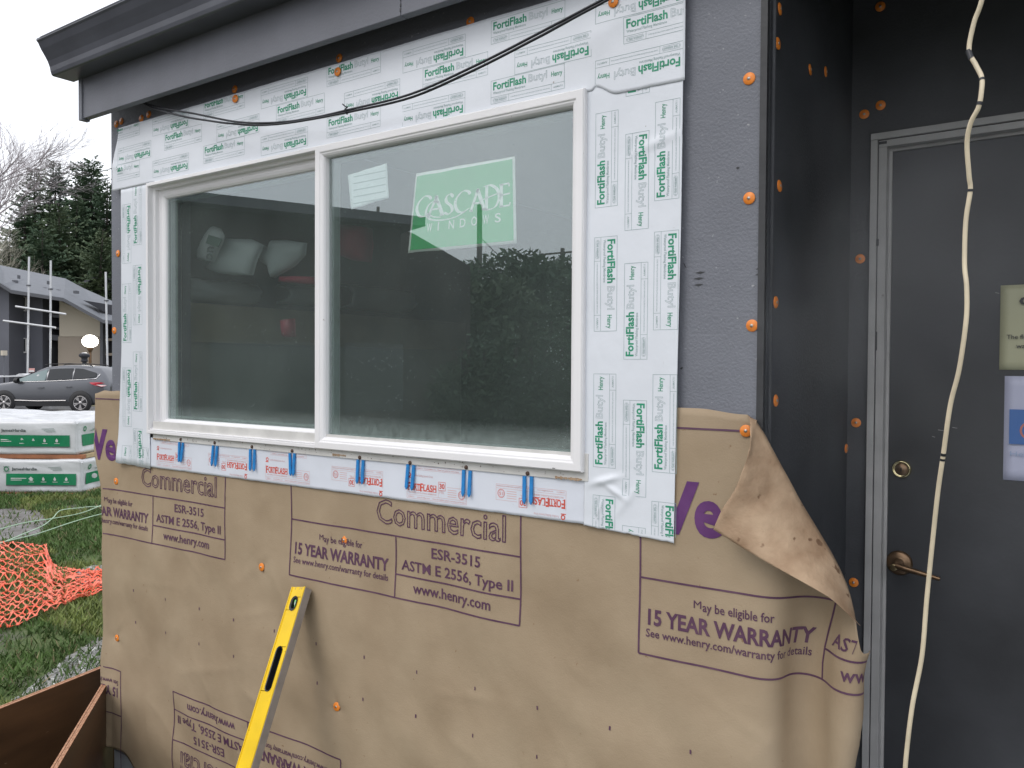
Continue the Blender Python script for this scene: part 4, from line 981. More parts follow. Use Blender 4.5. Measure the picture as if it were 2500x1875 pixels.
# ------------------------------------------------------------------ apartment block
AD = 45.
ab = empty('apartment_block', tuple(at(135, 930, AD)), 'grey and beige two storey apartment block with sloping roof beyond the parked cars', 'building')
ab.location.z = 0
def wallp(name, pix, d, mat, depth=6., par=None):
    P = [at(u, v, d) for u, v in pix]
    for i, p in enumerate(P):
        if pix[i][1] > 925: p.z = 0
    m = MB(); m.prism(P, FW * depth); return m.build(name, mat, par or ab)
wallp('wall', [(-120, 668), (0, 688), (22, 703), (22, 990), (-120, 990)], 43.6, M['bwall'])
wallp('wall', [(22, 704), (104, 720), (104, 990), (22, 990)], AD, M['bwall'])
wallp('wall', [(104, 718), (147, 728), (147, 990), (104, 990)], AD + 1.6, M['bdark'], 3)
wallp('wall', [(145, 733), (245, 782), (245, 821.5), (145, 821.5)], AD - .1, M['bbeige'])
wallp('wall', [(142, 821.5), (245, 821.5), (245, 990), (142, 990)], AD - .05, M['bbeige2'])
wallp('corner_post', [(244, 780), (251, 783), (251, 990), (244, 990)], AD - .2, M['btrim'], .4)
wallp('wall', [(250, 782), (420, 790), (420, 990), (250, 990)], AD + .8, M['bdark'], 3)
for a, b in ((765, 772), (796, 801), (815, 828)): wallp('landing', [(104, a), (145, a + 4), (145, b + 4), (104, b)], AD + .5, M['btrim'], 1.2)
wallp('landing', [(252, 826), (400, 826), (400, 832), (252, 832)], AD + .1, M['bbeige2'], .6); wallp('landing', [(252, 862), (400, 862), (400, 868), (252, 868)], AD + .1, M['bbeige2'], .6)
front = [(-120, 668), (0, 690), (27, 707), (155, 727), (252, 780), (420, 800)]; back = [(-120, 616), (0, 647), (100, 668), (160, 680), (205, 704), (420, 800)]
m = MB()
for (f0, f1), (b0, b1) in zip(zip(front, front[1:]), zip(back, back[1:])):
    m.prism([at(*f0, 43), at(*f1, 43), at(*b1, 50), at(*b0, 50)], UP * -.10)
rf = m.build('roof', M['broof'], ab)
m = MB()
for (u0, v0), (u1, v1) in zip(front, front[1:]): m.prism([at(u0, v0 + 1.2, 42.95), at(u1, v1 + 1.2, 42.95), at(u1, v1 + 9, 42.95), at(u0, v0 + 9, 42.95)], FW * .25)
m.build('fascia_board', M['btrim'], ab)
wallp('gable_shadow', [(203, 733), (275, 745), (275, 770), (262, 766)], 44.2, M['bdark'], 1.5)  # dark slab stands in for the shadow of the small gable
def vent(u, v, w, h):
    m = MB(); c = at(u, v, 45.2); k = 45.2 / F_PX
    m.box(-w * k / 2, w * k / 2, -.12, .12, -.1, h * k, 0, Matrix.Translation(c) @ Matrix(((RT.x, FW.x, 0, 0), (RT.y, FW.y, 0, 0), (0, 0, 1, 0), (0, 0, 0, 1)))); m.build('roof_vent', M['btrim'], rf)
for q in ((37, 686, 9, 1.5), (111, 704, 8, 1.5), (143, 709, 7, 1.5), (186, 712, 9, 2), (46, 676, 1.5, 4), (25, 696, 1.5, 4), (118, 690, 1.5, 4)): vent(*q)
def win2(u0, v0, u1, v1):
    k = AD / F_PX; m = MB(); P = [at(u0, v0, AD - .06), at(u1, v0 + 1, AD - .06), at(u1, v1, AD - .06), at(u0, v1, AD - .06)]; m.prism(P, FW * .1); o = m.build('window', M['winglass'], ab)
    m = MB()
    for a in ((u0, v0, u0 + 2.4, v1), (u1 - 4, v0, u1, v1), (u0, v0, u1, v0 + 2.2), (u0 - 1, v1 - 2.6, u1 + 1, v1 + .8)): m.prism([at(a[0], a[1], AD - .1), at(a[2], a[1], AD - .1), at(a[2], a[3], AD - .1), at(a[0], a[3], AD - .1)], FW * .05)
    m.build('window_frame', M['white'], o)
win2(52.5, 724, 65, 759); win2(51.5, 825, 66, 861)
wallp('shutter', [(66.5, 825), (72, 825), (72, 861), (66.5, 861)], AD - .08, M['bwall'], .05)
a2 = empty('apartment_block', tuple(at(300, 930, 62)), 'farther grey gabled block showing over the apartment roof', 'building'); a2.location.z = 0
wallp('wall', [(192, 697), (230, 678), (300, 712), (300, 990), (192, 990)], 62, M['bwall'], 5, a2)
wallp('roof', [(188, 695), (232, 671), (330, 716), (330, 722), (231, 678), (192, 700)], 61.4, M['btrim'], 8, a2)
wallp('roof', [(233, 671), (330, 692), (330, 716)], 61.5, M['broof'], .3, a2)

# scaffold tubes, lamp, small roadside things
def pole(name, pts, r, mat, label, cat, group=None):
    m = MB(); m.tube(pts, r, 8); o = m.build(name, mat, None, origin=tuple(min(pts, key=lambda p: p.z))); return tag(o, label, cat, group)
g = 'scaffold tubes before the apartment block'
def down(u, v, d): p = at(u, v, d); p.z = 0; return p
for u0, v0, u1, lab in ((71, 627, 66, 'upright grey scaffold tube nearest the small windows, tallest of the tubes'), (124, 636, 122, 'upright grey scaffold tube before the dark stair recess'), (258, 664, 264, 'upright grey scaffold tube beside the building corner, above the roof edge')):
    o = pole('scaffold_pole', [at(u0, v0, 35), down(u1, 905, 35)], .042, M['pole'], lab, 'scaffold tube', g)
    c = at(u0 + (u1 - u0) * .25, v0 + 70, 35); m = MB(); m.box(-.09, .09, -.06, .06, -.03, .03, 0, Matrix.Translation(c)); m.build('clamp', M['btrim'], o)
for a, b, lab in (((38, 748), (161, 767), 'upper level scaffold tube crossing the two uprights'), ((8, 783), (136, 800), 'lower level scaffold tube crossing the two uprights')):
    pole('scaffold_pole', [at(*a, 34.9), at(*b, 34.9)], .042, M['pole'], lab, 'scaffold tube', g)
lp = empty('street_lamp', tuple(down(220, 900, 36)), 'lit white globe lamp on a short brown post by the beige wall', 'lamp')
m = MB(); c = at(220, 833, 36); m.lathe([(.003, .27), (.14, .25), (.26, .16), (.325, .03), (.315, -.08), (.25, -.19), (.12, -.25)], Matrix.Translation(c), 28); m.build('lamp_globe', M['globe'], lp)
m = MB(); b = down(220, 900, 36); m.tube([b, Vector((c.x, c.y, c.z - .42))], [.07, .055], 10); m.lathe([(.05, -.5), (.10, -.40), (.13, -.28), (.12, -.25)], Matrix.Translation(c), 14); m.build('post', M['bronze'], lp)
fx = empty('roadside_fixture', tuple(down(206, 900, 35.5)), 'small dark weathered fixture on a stand beside the globe lamp', 'fixture')
c = at(206, 868, 35.5); m = MB(); m.lathe([(0, .11), (.15, .10), (.22, .03), (.21, -.05), (.12, -.10), (.12, -.2), (.16, -.24), (.06, -.3)], Matrix.Translation(c), 12); m.build('head', M['bdark'], fx)
m = MB(); m.tube([Vector((c.x, c.y, 0)), c - UP * .28], .09, 8); m.build('post', M['bdark'], fx)
m = MB(); m.lathe([(0, .04), (.10, .03), (.12, 0)], Matrix.Translation(c + UP * .09), 12); m.build('cap', M['pole'], fx)
sg = empty('small_sign', tuple(down(76, 900, 33)), 'little pink and white sign standing behind the grey car', 'sign')
m = MB(); m.prism([at(70, 899, 33), at(84, 899, 33), at(84, 909, 33), at(70, 909, 33)], FW * .03); m.build('board', pm('pink_sign', (.62, .33, .31), .6), sg)
m = MB(); m.prism([at(71, 904, 32.98), at(83, 904, 32.98), at(83, 908, 32.98), at(71, 908, 32.98)], FW * .015); m.build('lower_panel', M['white'], sg)
m = MB(); b = down(77, 900, 33.03); m.tube([b, b + UP * 1.3], .02, 6); m.build('post', M['pole'], sg)
bl = empty('bollard_light', tuple(down(10, 900, 34)), 'thin grey bollard light with pale head before the grey wall', 'bollard')
b = down(10, 900, 34); m = MB(); m.tube([b, b + UP * 2.05], .03, 6); m.build('post', M['btrim'], bl); m = MB(); m.box(-.09, .09, -.09, .09, 2.05, 2.25, 0, Matrix.Translation(b)); m.build('head', M['bbeige'], bl)
m = MB(); P = [at(u, v, 33.2) for u, v in ((-60, 921), (0, 921), (62, 919), (62, 916), (56, 913), (46, 912), (38, 916), (0, 918), (-60, 917))]; m.prism(P, FW * 1.2)
o = tag(m.build('plastic_sheeting', M['wrap'], None, origin=tuple(P[1])), 'long low heap of white plastic sheeting beyond the grey car', 'plastic sheeting')
m = MB(); m.add([cf(-60, 33.5, .006), cf(60, 33.5, .006), cf(60, 45, .006), cf(-60, 45, .006)], [(0, 1, 2, 3)]); tag(m.build('ground_verge', pm('dry_verge', (.16, .13, .085), .9, col2=(.08, .09, .04), vs=1.5)), kind='structure')

# ------------------------------------------------------------------ cars
def make_car(loc, heading, paint, label, glass_front, sc=(1, 1, 1)):
    c = empty('parked_car', tuple(loc), label, 'car', None, heading); c.scale = sc
    secs = [(2.27, .70, .45, .62, .64), (2.20, .80, .36, .80, .82), (2.02, .87, .27, .90, .93), (1.60, .91, .24, .98, 1.02), (1.15, .92, .24, 1.04, 1.09), (1.00, .92, .24, 1.06, 1.14), (.45, .92, .24, 1.08, 1.44), (.05, .92, .24, 1.09, 1.61), (-.45, .92, .24, 1.11, 1.665), (-1.0, .92, .24, 1.14, 1.67), (-1.5, .915, .25, 1.17, 1.645), (-1.88, .90, .27, 1.19, 1.58), (-2.08, .87, .32, 1.18, 1.38), (-2.20, .83, .40, 1.08, 1.16), (-2.27, .76, .48, .86, .92)]
    def ringp(x, w_, zb0, zb, zt):
        gh = max(0, zt - zb); k = min(1, gh / .45); wt = w_ - .05 - .22 * k
        return [(x, 0, zb0), (x, w_ * .86, zb0), (x, w_ * .985, zb0 + .12), (x, w_, (zb0 + zb) / 2 - .02), (x, w_ * .992, zb - .12), (x, w_ * .965, zb), (x, (w_ * .965 + wt) / 2 + .02 * k, zb + gh * .5), (x, wt, zt - .05 * k - .01), (x, wt - .10, zt - .012), (x, 0, zt + .012)]
    rings = []
    for s in secs:
        h = ringp(*s); rings.append(h + [(p[0], -p[1], p[2]) for p in h[-2:0:-1]])
    m = MB(); n = len(rings[0]); m.v = [Vector(p) for r in rings for p in r]
    for i in range(len(rings) - 1):
        for j in range(n): m.f.append([i * n + j, (i + 1) * n + j, (i + 1) * n + (j + 1) % n, i * n + (j + 1) % n]); m.m.append(0); m.sm.append(True)
    m.f += [list(range(n)), list(range((len(rings) - 1) * n, len(rings) * n))[::-1]]; m.m += [0, 0]; m.sm += [False, False]
    body = m.build('body', paint, c, local=True)
    def lerp_sec(x):
        for a, b in zip(secs, secs[1:]):
            if b[0] <= x <= a[0]: t = (a[0] - x) / (a[0] - b[0]); return [a[k] + (b[k] - a[k]) * t for k in range(5)]
        return secs[-1]
    def gp(x, f, s, off=.028):
        r = ringp(*lerp_sec(x)); a, b, d = Vector(r[5]), Vector(r[6]), Vector(r[7]); p = a.lerp(b, f * 2) if f < .5 else b.lerp(d, f * 2 - 1)
        return Vector((x, s * (p.y + off), p.z + off * .3))
    for s in (1, -1):
        for xs, mat, nm in (([1.0, .75, .5, .25, .0, -.06], glass_front, 'window'), ([-.12, -.4, -.7, -.98], M['carglass'], 'window'), ([-1.03, -1.3, -1.6, -1.84], M['carglass'], 'window')):
            m = MB(); lo = []; hi = []
            for i, x in enumerate(xs):
                f1 = .86
                if x < -1.3: f1 = .86 - (-1.3 - x) * .65
                f0 = .04 + (.35 * max(0, (-1.45 - x)) if x < -1.45 else 0)
                lo.append(gp(x, f0, s)); hi.append(gp(x, max(f0 + .02, f1), s))
            k = len(xs); m.add(lo + hi, [(i, i + 1, k + i + 1, k + i) for i in range(k - 1)], 0, True); m.build(nm, mat, c, local=True)
        m = MB(); m.tube([gp(x, -.0, s, .012) for x in (1.0, .5, 0, -.5, -1., -1.5, -1.84)] + [gp(-1.95, .5, s, .012)], .012, 6); m.build('window_trim', M['chrome'], c, local=True)
        m = MB(); m.tube([Vector((x, s * .60, z)) for x, z in ((.1, 1.66), (0, 1.70), (-.8, 1.725), (-1.5, 1.68), (-1.6, 1.63))], .018, 6); m.build('roof_rail', M['carblack'], c, local=True)
        m = MB(); m.box(-.02, .20, s * .93, s * .97, .86, .885); m.box(-1.0, -.8, s * .925, s * .965, .89, .915); m.build('door_handle', M['carpaint'], c, local=True)
        m = MB(); m.tube([Vector((x, s * .928, z)) for x, z in ((1.0, .42), (.2, .40), (-.8, .42))], .022, 6); m.build('side_strip', M['rim'], c, local=True)
        m = MB(); m.box(-.95, .98, s * .86, s * .935, .22, .36); m.build('sill', M['carblack'], c, local=True)
        m = MB(); m.lathe([(0, .10), (.07, .09), (.10, .02), (.09, -.06)], Matrix.Translation((.88, s * 1.02, 1.12)) @ Matrix.Rotation(math.pi / 2, 4, 'Y') @ Matrix.Scale(1, 4), 10); m.build('mirror', M['carblack'], c, local=True)
        for zz, aa in ((1.0, 0),):
            m = MB(); P = [(-1.62, s * .915, 1.06), (-1.70, s * .92, 1.00), (-2.03, s * .885, .90), (-2.20, s * .78, .93), (-2.17, s * .80, 1.02), (-2.02, s * .87, 1.07)]
            m.prism(P, (-.01, s * .02, .004)); m.build('tail_light', M['tail'], c, local=True)
            m = MB(); P = [(-1.86, s * .925, .985), (-2.04, s * .905, .925), (-2.18, s * .81, .95), (-2.17, s * .82, .98)]; m.prism(P, (-.012, s * .024, .0)); m.build('reversing_light', M['tailw'], c, local=True)
            m = MB(); P = [(2.05, s * .83, .78), (2.20, s * .62, .74), (2.10, s * .68, .88), (1.75, s * .89, .92)]; m.prism(P, (.02, s * .02, 0)); m.build('headlight', M['carglass2'], c, local=True)
    m = MB(); r0, r1 = ringp(*lerp_sec(-1.90)), ringp(*lerp_sec(-2.06))
    m.add([(-1.90, .60, 1.50), (-1.90, -.60, 1.50), (-2.10, -.72, 1.15), (-2.10, .72, 1.15)], [(0, 1, 2, 3)]); m.build('rear_window', M['carglass'], c, local=True)
    m = MB(); m.add([(.38, .66, 1.43), (.38, -.66, 1.43), (.98, -.78, 1.13), (.98, .78, 1.13)], [(0, 1, 2, 3)]); o = m.build('windscreen', glass_front, c, local=True); o.location = (.012, 0, .022)
    m = MB(); m.box(-2.27, -2.1, -.78, .78, .30, .58); m.build('bumper', M['carblack'], c, local=True)
    first = None
    for x in (1.38, -1.31):
        for s in (1, -1):
            m = MB(); m.lathe([(.0, .0), (.395, .0), (.41, .012), (.40, .02), (.0, .022)], Matrix.Translation((x, s * .915, .37)) @ Matrix.Rotation(-s * math.pi / 2, 4, 'X'), 28); m.build('wheel_arch', M['carblack'], c, local=True)
            mt = Matrix.Translation((x, s * .80, .345)) @ Matrix.Rotation(-s * math.pi / 2, 4, 'X')
            m = MB(); m.lathe([(.22, -.05), (.33, -.04), (.345, 0), (.345, .12), (.335, .145), (.27, .15), (.245, .14), (.24, .06), (0, .05)], mt, 28); wh = m.build('wheel', M['tyre'], c, local=True)
            m = MB(); m.lathe([(.245, .138), (.235, .15), (.225, .14), (.22, .11)], mt, 24); m.lathe([(.06, .13), (.05, .145), (0, .147)], mt, 12)
            for k in range(5):
                for d in (-.16, .16):
                    a = k * 2 * math.pi / 5 + .3; a2 = a + d; e = Vector((math.cos(a), math.sin(a), 0)); e2 = Vector((math.cos(a2), math.sin(a2), 0)); pr = Vector((-e2.y, e2.x, 0))
                    P = [e * .045 + pr * .012, e * .045 - pr * .012, e2 * .23 - pr * .024, e2 * .23 + pr * .024]
                    m.prism([mt @ (p + Vector((0, 0, .118))) for p in P], (0, s * .022, 0))
            m.build('rim', M['rim'], wh, local=True)
    return c
p1, p2 = onZ(199, 1006, 0), onZ(17, 1003, 0)
dv = (p2 - p1); dv = Vector((-2.17, -1.53, 0)).normalized(); rear = Vector((-29.5, 13.58, 0)); rear.x, rear.y = onZ(199, 1007, 0).x, onZ(199, 1007, 0).y
hd = math.atan2(dv.y, dv.x); sidev = Vector((-dv.y, dv.x, 0))
loc = rear + dv * 1.31 - sidev * .85
make_car(loc, hd, M['carpaint'], 'wet dark grey hatchback suv parked beyond the wrapped bundles', M['carglass2'])
q = at(330, 930, 37); make_car(Vector((q.x, q.y, 0)), hd + .15, M['carpaint2'], 'blue grey car mostly hidden behind the grey one and the building corner', M['carglass2'], (1.2, 1.1, 1.22))

# ------------------------------------------------------------------ wrapped siding bundles on timbers
def bundle(corner, W, D_, H, z0, label, seed, band, icons, logo_x):
    t = empty('wrapped_bundle', tuple(corner + UP * z0), label, 'siding bundle', 'wrapped siding bundles stacked on timbers')
    def disp(a, b, k): return .016 * noise.noise(Vector((a * 2.2, b * 5, seed + k))) + .026 * abs(noise.noise(Vector((a * 1.2 + b * 3.5, b * 1.1 - a * .5, seed * 2 + k)))) * 1.0
    def P(x, y, z, o=0.):                    # x leftwards from the corner (negative), y away from the viewer, z up
        return corner + RT * x + FW * y + UP * (z0 + z)
    m = MB(); e = .035
    def edge(v, lo, hi): return min(1, min(v - lo, hi - v) / e)
    def front(a, b):
        x = -W + W * a; z = H * b; k = max(0, edge(x, -W, 0)) * max(0, edge(z, 0, H)); r = (1 - math.sqrt(max(0, 1 - (1 - min(1, max(0, edge(x, -W, 0)))) ** 2)) + 1 - math.sqrt(max(0, 1 - (1 - min(1, max(0, edge(z, 0, H)))) ** 2))) * e * .6
        return P(x, r - disp(x, z, 0) * k, z)
    def side(a, b):
        y = D_ * a; z = H * b; k = max(0, edge(y, 0, D_)) * max(0, edge(z, 0, H)); r = (1 - math.sqrt(max(0, 1 - (1 - min(1, max(0, edge(y, 0, D_)))) ** 2)) + 1 - math.sqrt(max(0, 1 - (1 - min(1, max(0, edge(z, 0, H)))) ** 2))) * e * .6
        return P(-r + disp(y, z, 5) * 2.2 * k, y, z)
    def top(a, b):
        x = -W + W * a; y = D_ * b; k = max(0, edge(x, -W, 0)) * max(0, edge(y, 0, D_)); r = (1 - math.sqrt(max(0, 1 - (1 - min(1, max(0, edge(x, -W, 0)))) ** 2)) + 1 - math.sqrt(max(0, 1 - (1 - min(1, max(0, edge(y, 0, D_)))) ** 2))) * e * .6
        return P(x, y, H - r + disp(x * 1.5, y * 1.5, 9) * 1.3 * k)
    m.grid(front, 90, 26); m.grid(side, 40, 26); m.grid(top, 60, 60)
    m.build('wrap', M['wrap'], t)
    x0, x1, za, zb_ = band
    pr = Print()
    n = 30
    vs = []
    for i in range(n + 1):
        x = x0 + (x1 - x0) * i / n; vs += [(x, za), (x, zb_)]
    pr.add(vs, [(2 * i, 2 * i + 2, 2 * i + 3, 2 * i + 1) for i in range(n)], 0)
    pr.line(x0, za - .004, x1, za - .004, .012, 1)
    base = len(pr.v)
    zc = (za + zb_) / 2
    for ix in icons:
        pr.poly([(ix - .035, zc + .005), (ix, zc + .038), (ix + .035, zc + .005), (ix + .022, zc + .005), (ix + .022, zc - .018), (ix - .015, zc - .018), (ix - .022, zc + .005)] if ix == icons[0] else [(ix, zc + .036), (ix + .018, zc + .004), (ix + .012, zc - .016), (ix - .012, zc - .016), (ix - .018, zc + .004)], 2)
        pr.line(ix - .035, zc - .034, ix + .035, zc - .034, .007, 2)
    pr.line(logo_x, zc + .014, logo_x + .20, zc + .014, .010, 2); pr.line(logo_x, zc - .008, logo_x + .14, zc - .008, .008, 2)
    pr.v = [(x, y, .004 if i >= base else 0.) for i, (x, y, z) in enumerate(pr.v)]
    pr.text('JamesHardie', logo_x + .01, logo_x + .34, zb_ + .045, .035, 1, .03)
    pr.ring(logo_x - .06, zb_ + .06, .022, .034, 0); pr.poly([(logo_x - .10, zb_ + .09), (logo_x - .02, zb_ + .09), (logo_x - .02, zb_ + .10), (logo_x - .10, zb_ + .10)], 3)
    pr.poly([(logo_x - .10, zb_ + .02), (logo_x - .02, zb_ + .02), (logo_x - .02, zb_ + .03), (logo_x - .10, zb_ + .03)], 3)
    lx = x1 - .30
    for k in range(3): pr.line(lx - k * .03, zb_ + .045 + k * .018, lx + .12 - k * .01, zb_ + .052 + k * .018, .009, 3)
    pr.build('printed_panel', [M['wrapgreen'], M['wrapdark'], M['white'], pm('pale_grey_print', (.33, .38, .37), .5)], lambda a, b, o: front((a + W) / W, b / H) - FW * (.010 + o), t)
    ps = Print(); vs = []
    for i in range(13):
        y = .08 + (.95 - .08) * i / 12; vs += [(y, za), (y, zb_)]
    ps.add(vs, [(2 * i, 2 * i + 1, 2 * i + 3, 2 * i + 2) for i in range(12)], 0)
    for y in (.45, .62, .78): ps.v += [(y - .04, zc - .012, .003), (y + .04, zc - .012, .003), (y + .04, zc + .012, .003), (y - .04, zc + .012, .003)]; k = len(ps.v); ps.f.append((k - 4, k - 3, k - 2, k - 1)); ps.m.append(2)
    ps.ring(.16, zb_ + .075, .02, .035, 0)
    for k in range(4): ps.line(.3 + k * .05, zb_ + .04 + k * .015, .62, zb_ + .06 + k * .012, .016, 1)
    ps.line(.55, .06, .50, H - .04, .02, 1)
    ps.build('printed_panel', [M['wrapgreen'], pm('pale_grey_print', (.30, .38, .35), .5), M['white']], lambda a, b, o: side(a / D_, b / H) + RT * (.007 + o), t)
c0 = onZ(201, 1207, 0); K = 10.9 / F_PX
bundle(c0, 3.3, 2.4, .43, .02, 'white wrapped siding bundle with green printed band, bottom of the stack on the grass', 1.3, (-.985, -.075, .10, .25), (-.66, -.50, -.35, -.20), -.92)
c1 = c0 - RT * .085 + FW * .05
bundle(c1, 3.3, 2.4, .44, .515, 'white wrapped siding bundle with green printed band, top of the stack', 4.7, (-1.3, -.095, .105, .255), (-.72, -.57, -.42, -.26), -1.00)
for i, (a, b, z0, mat, lab) in enumerate(((.05, .14, .4585, M['wood'], 'reddish timber laid lengthwise between the two wrapped bundles'),)):
    m = MB(); P = [c0 + RT * -3.2 + FW * a, c0 + RT * -.02 + FW * a, c0 + RT * -.02 + FW * (b), c0 + RT * -3.2 + FW * b]; m.prism([p + UP * z0 for p in P], UP * .052)
    tag(m.build('timber', mat, None, origin=tuple(P[0]), bevel=.003), lab, 'timber', 'timbers under the bundles')
m = MB(); P = [c0 + RT * -.11 + FW * .15, c0 + RT * -.02 + FW * .15, c0 + RT * -.02 + FW * 2.3, c0 + RT * -.11 + FW * 2.3]; m.prism([p + UP * .459 for p in P], UP * .05)
tag(m.build('timber', M['woodpale'], None, origin=tuple(P[0]), bevel=.003), 'paler timber running back between the bundles at their right end', 'timber', 'timbers under the bundles')
m = MB(); P = [c0 + RT * .0 + FW * .10, c0 + RT * .035 + FW * .10, c0 + RT * .035 + FW * 2.3, c0 + RT * .0 + FW * 2.3]; m.prism([p + UP * .0 for p in P], UP * .035)
tag(m.build('timber', M['woodpale'], None, origin=tuple(P[0]), bevel=.003), 'pale timber on the grass under the lowest bundle, running back', 'timber', 'timbers under the bundles')
m = MB(); P = [c0 + RT * -3.2 + FW * .0, c0 + RT * -.02 + FW * .0, c0 + RT * -.02 + FW * .09, c0 + RT * -3.2 + FW * .09]; m.prism(P, UP * .018)
tag(m.build('timber', M['wood'], None, origin=tuple(P[0]), bevel=.003), 'thin reddish board on the grass under the front of the lowest bundle', 'timber', 'timbers under the bundles')

# ------------------------------------------------------------------ grass, netting, lines, plywood
random.seed(77); m = MB()
def inpoly(x, y, P):
    c = False; n = len(P)
    for i in range(n):
        (x1, y1), (x2, y2) = P[i], P[(i + 1) % n]
        if (y1 > y) != (y2 > y) and x < (x2 - x1) * (y - y1) / (y2 - y1) + x1: c = not c
    return c
mudp = [(-60, 1245), (40, 1243), (100, 1252), (118, 1278), (90, 1315), (-60, 1330)]; grp = [(30, 1712), (110, 1650), (170, 1600), (235, 1560), (300, 1545), (300, 1640), (150, 1690)]; gr3 = [(170, 1402), (215, 1384), (300, 1375), (300, 1440), (200, 1440)]
cnt = 0
while cnt < 26000:
    u = random.uniform(-15, 290); dep = random.uniform(3.6, 13.5) ; v = 896 + 1.7 * F_PX / dep - .0
    if random.random() > (dep / 13.5) ** .6: continue
    p = onZ(u, v, 0)
    if (inpoly(u, v, mudp) and random.random() < .93) or (inpoly(u, v, grp) and random.random() < .45) or (inpoly(u, v, gr3) and random.random() < .8): continue
    if noise.noise(Vector((p.x * 2.2, p.y * 2.2, 0))) > .28 and random.random() < .7: continue
    h = random.uniform(.018, .055) * (1 + dep * .03); wd = random.uniform(.0022, .0045) * (1 + dep * .12); an = random.uniform(0, 6.28); d = Vector((math.cos(an), math.sin(an), 0)); ln = Vector((random.gauss(0, .55), random.gauss(0, .55), 1)) * h
    mi = 0 if noise.noise(Vector((p.x * 1.1, p.y * 1.1, 7))) < .08 else 1
    if random.random() < .06: mi = 2
    m.add([p - d * wd, p + d * wd, p + ln * .55 + d * wd * .6, p + ln, p + ln * .55 - d * wd * .6], [(0, 1, 2, 3, 4)], mi); cnt += 1
tag(m.build('grass', [pm('grass_dark', (.075, .135, .03), .7, var=.3, vs=3), pm('grass_light', (.17, .21, .055), .7, var=.3, vs=3), pm('grass_dry', (.24, .20, .11), .8)]), kind='stuff')
m = MB()
for _ in range(1500):
    u, v = (random.uniform(0, 290), random.uniform(1540, 1740)) if random.random() < .7 else (random.uniform(150, 290), random.uniform(1376, 1440))
    if not (inpoly(u, v, grp) or inpoly(u, v, gr3)): continue
    p = onZ(u, v, .004); r = random.uniform(.004, .014); q = [Vector((math.cos(k * 1.05) * r * random.uniform(.7, 1.2), math.sin(k * 1.05) * r * random.uniform(.7, 1.2), 0)) for k in range(6)]
    m.add([p + a for a in q] + [p + a * .6 + UP * r * .8 for a in q], [(6, 7, 8, 9, 10, 11)] + [(k, (k + 1) % 6, 6 + (k + 1) % 6, 6 + k) for k in range(6)], random.choice((0, 0, 1)))
tag(m.build('gravel', [pm('pebble_grey', (.30, .30, .29), .8), pm('pebble_pale', (.62, .62, .60), .7)]), kind='stuff')
def interp(P, x):
    for (a, b), (c, d) in zip(P, P[1:]):
        if a <= x <= c: return b + (d - b) * (x - a) / (c - a)
    return P[-1][1]
far = [(-60, 1322), (0, 1330), (40, 1333), (118, 1340), (124, 1388), (140, 1394), (200, 1403), (320, 1400)]; near = [(-60, 1572), (0, 1548), (60, 1525), (130, 1500), (210, 1470), (320, 1430)]
def netP(i, j, NI, NJ):
    u = -50 + 345 * i / NI + 6 * noise.noise(Vector((i * .2, j * .2, 3))); b = j / NJ; v = interp(far, u) * (1 - b) + interp(near, u) * b
    v += 9 * noise.noise(Vector((i * .13, j * .42, 5)))
    z = .02 + .050 * abs(noise.noise(Vector((i * .12, j * .5, 8)))) + .035 * abs(noise.noise(Vector((i * .33 + 4, j * .5, 2)))) * (1 + .6 * b)
    p = onZ(u, v, 0); p.z = z; return p
NI, NJ = 30, 32; m = MB(); G_ = {}
for i in range(NI + 1):
    for j in range(NJ + 1):
        if (i + j) % 2 == 0: G_[(i, j)] = netP(i, j, NI, NJ)
def ribbon(a, b, w0, w1, mi=0):
    d = (b - a); L = d.length
    if L < 1e-5: return
    s = d.cross(Vector((.2, -.5, 1))).normalized(); q = [(0, w0), (.22, w1), (.5, w1 * .75), (.78, w1), (1, w0)]
    vs = []
    for t, w_ in q: p = a + d * t; vs += [p + s * w_, p - s * w_]
    vs2 = [p - UP * .0025 for p in vs]; k = len(vs)
    fs = [(2 * i, 2 * i + 1, 2 * i + 3, 2 * i + 2) for i in range(4)]; fs += [tuple(k + x for x in f[::-1]) for f in fs] + [(2 * i, 2 * i + 2, k + 2 * i + 2, k + 2 * i) for i in range(4)] + [(2 * i + 1, k + 2 * i + 1, k + 2 * i + 3, 2 * i + 3) for i in range(4)]
    m.add(vs + vs2, fs, mi)
for (i, j), p in G_.items():
    for dj in (-1, 1):
        if (i + 1, j + dj) in G_: ribbon(p, G_[(i + 1, j + dj)], .0140, .0050)
    if (i + 2, j) in G_ and j % 2 == 0 and random.random() < .3: ribbon(p, G_[(i + 2, j)], .012, .004)
tag(m.build('safety_netting', M['net'], None, origin=tuple(onZ(100, 1450, 0))), 'crumpled orange plastic safety netting lying on the lawn', 'safety netting')
for pts, lab in (([(-60, 1320), (0, 1304), (60, 1288), (130, 1277), (200, 1263), (262, 1238), (330, 1215)], 'pale green line on the grass, highest of the three where it meets the corner'),
                 ([(-60, 1362), (0, 1340), (60, 1315), (105, 1295), (130, 1275), (148, 1257), (190, 1251), (230, 1247), (262, 1249), (330, 1262)], 'pale green line on the grass with an S bend over the mud'),
                 ([(-60, 1352), (0, 1338), (60, 1324), (100, 1313), (160, 1292), (210, 1276), (262, 1262), (330, 1245)], 'pale green line on the grass, nearest the orange netting')):
    m = MB(); m.tube([p + UP * .05 for p in catmull([onZ(u, v, 0) for u, v in pts])], .0055, 6); tag(m.build('ground_line', M['hose'], None, origin=tuple(onZ(*pts[2], 0))), lab, 'cord', 'pale green lines on the lawn')
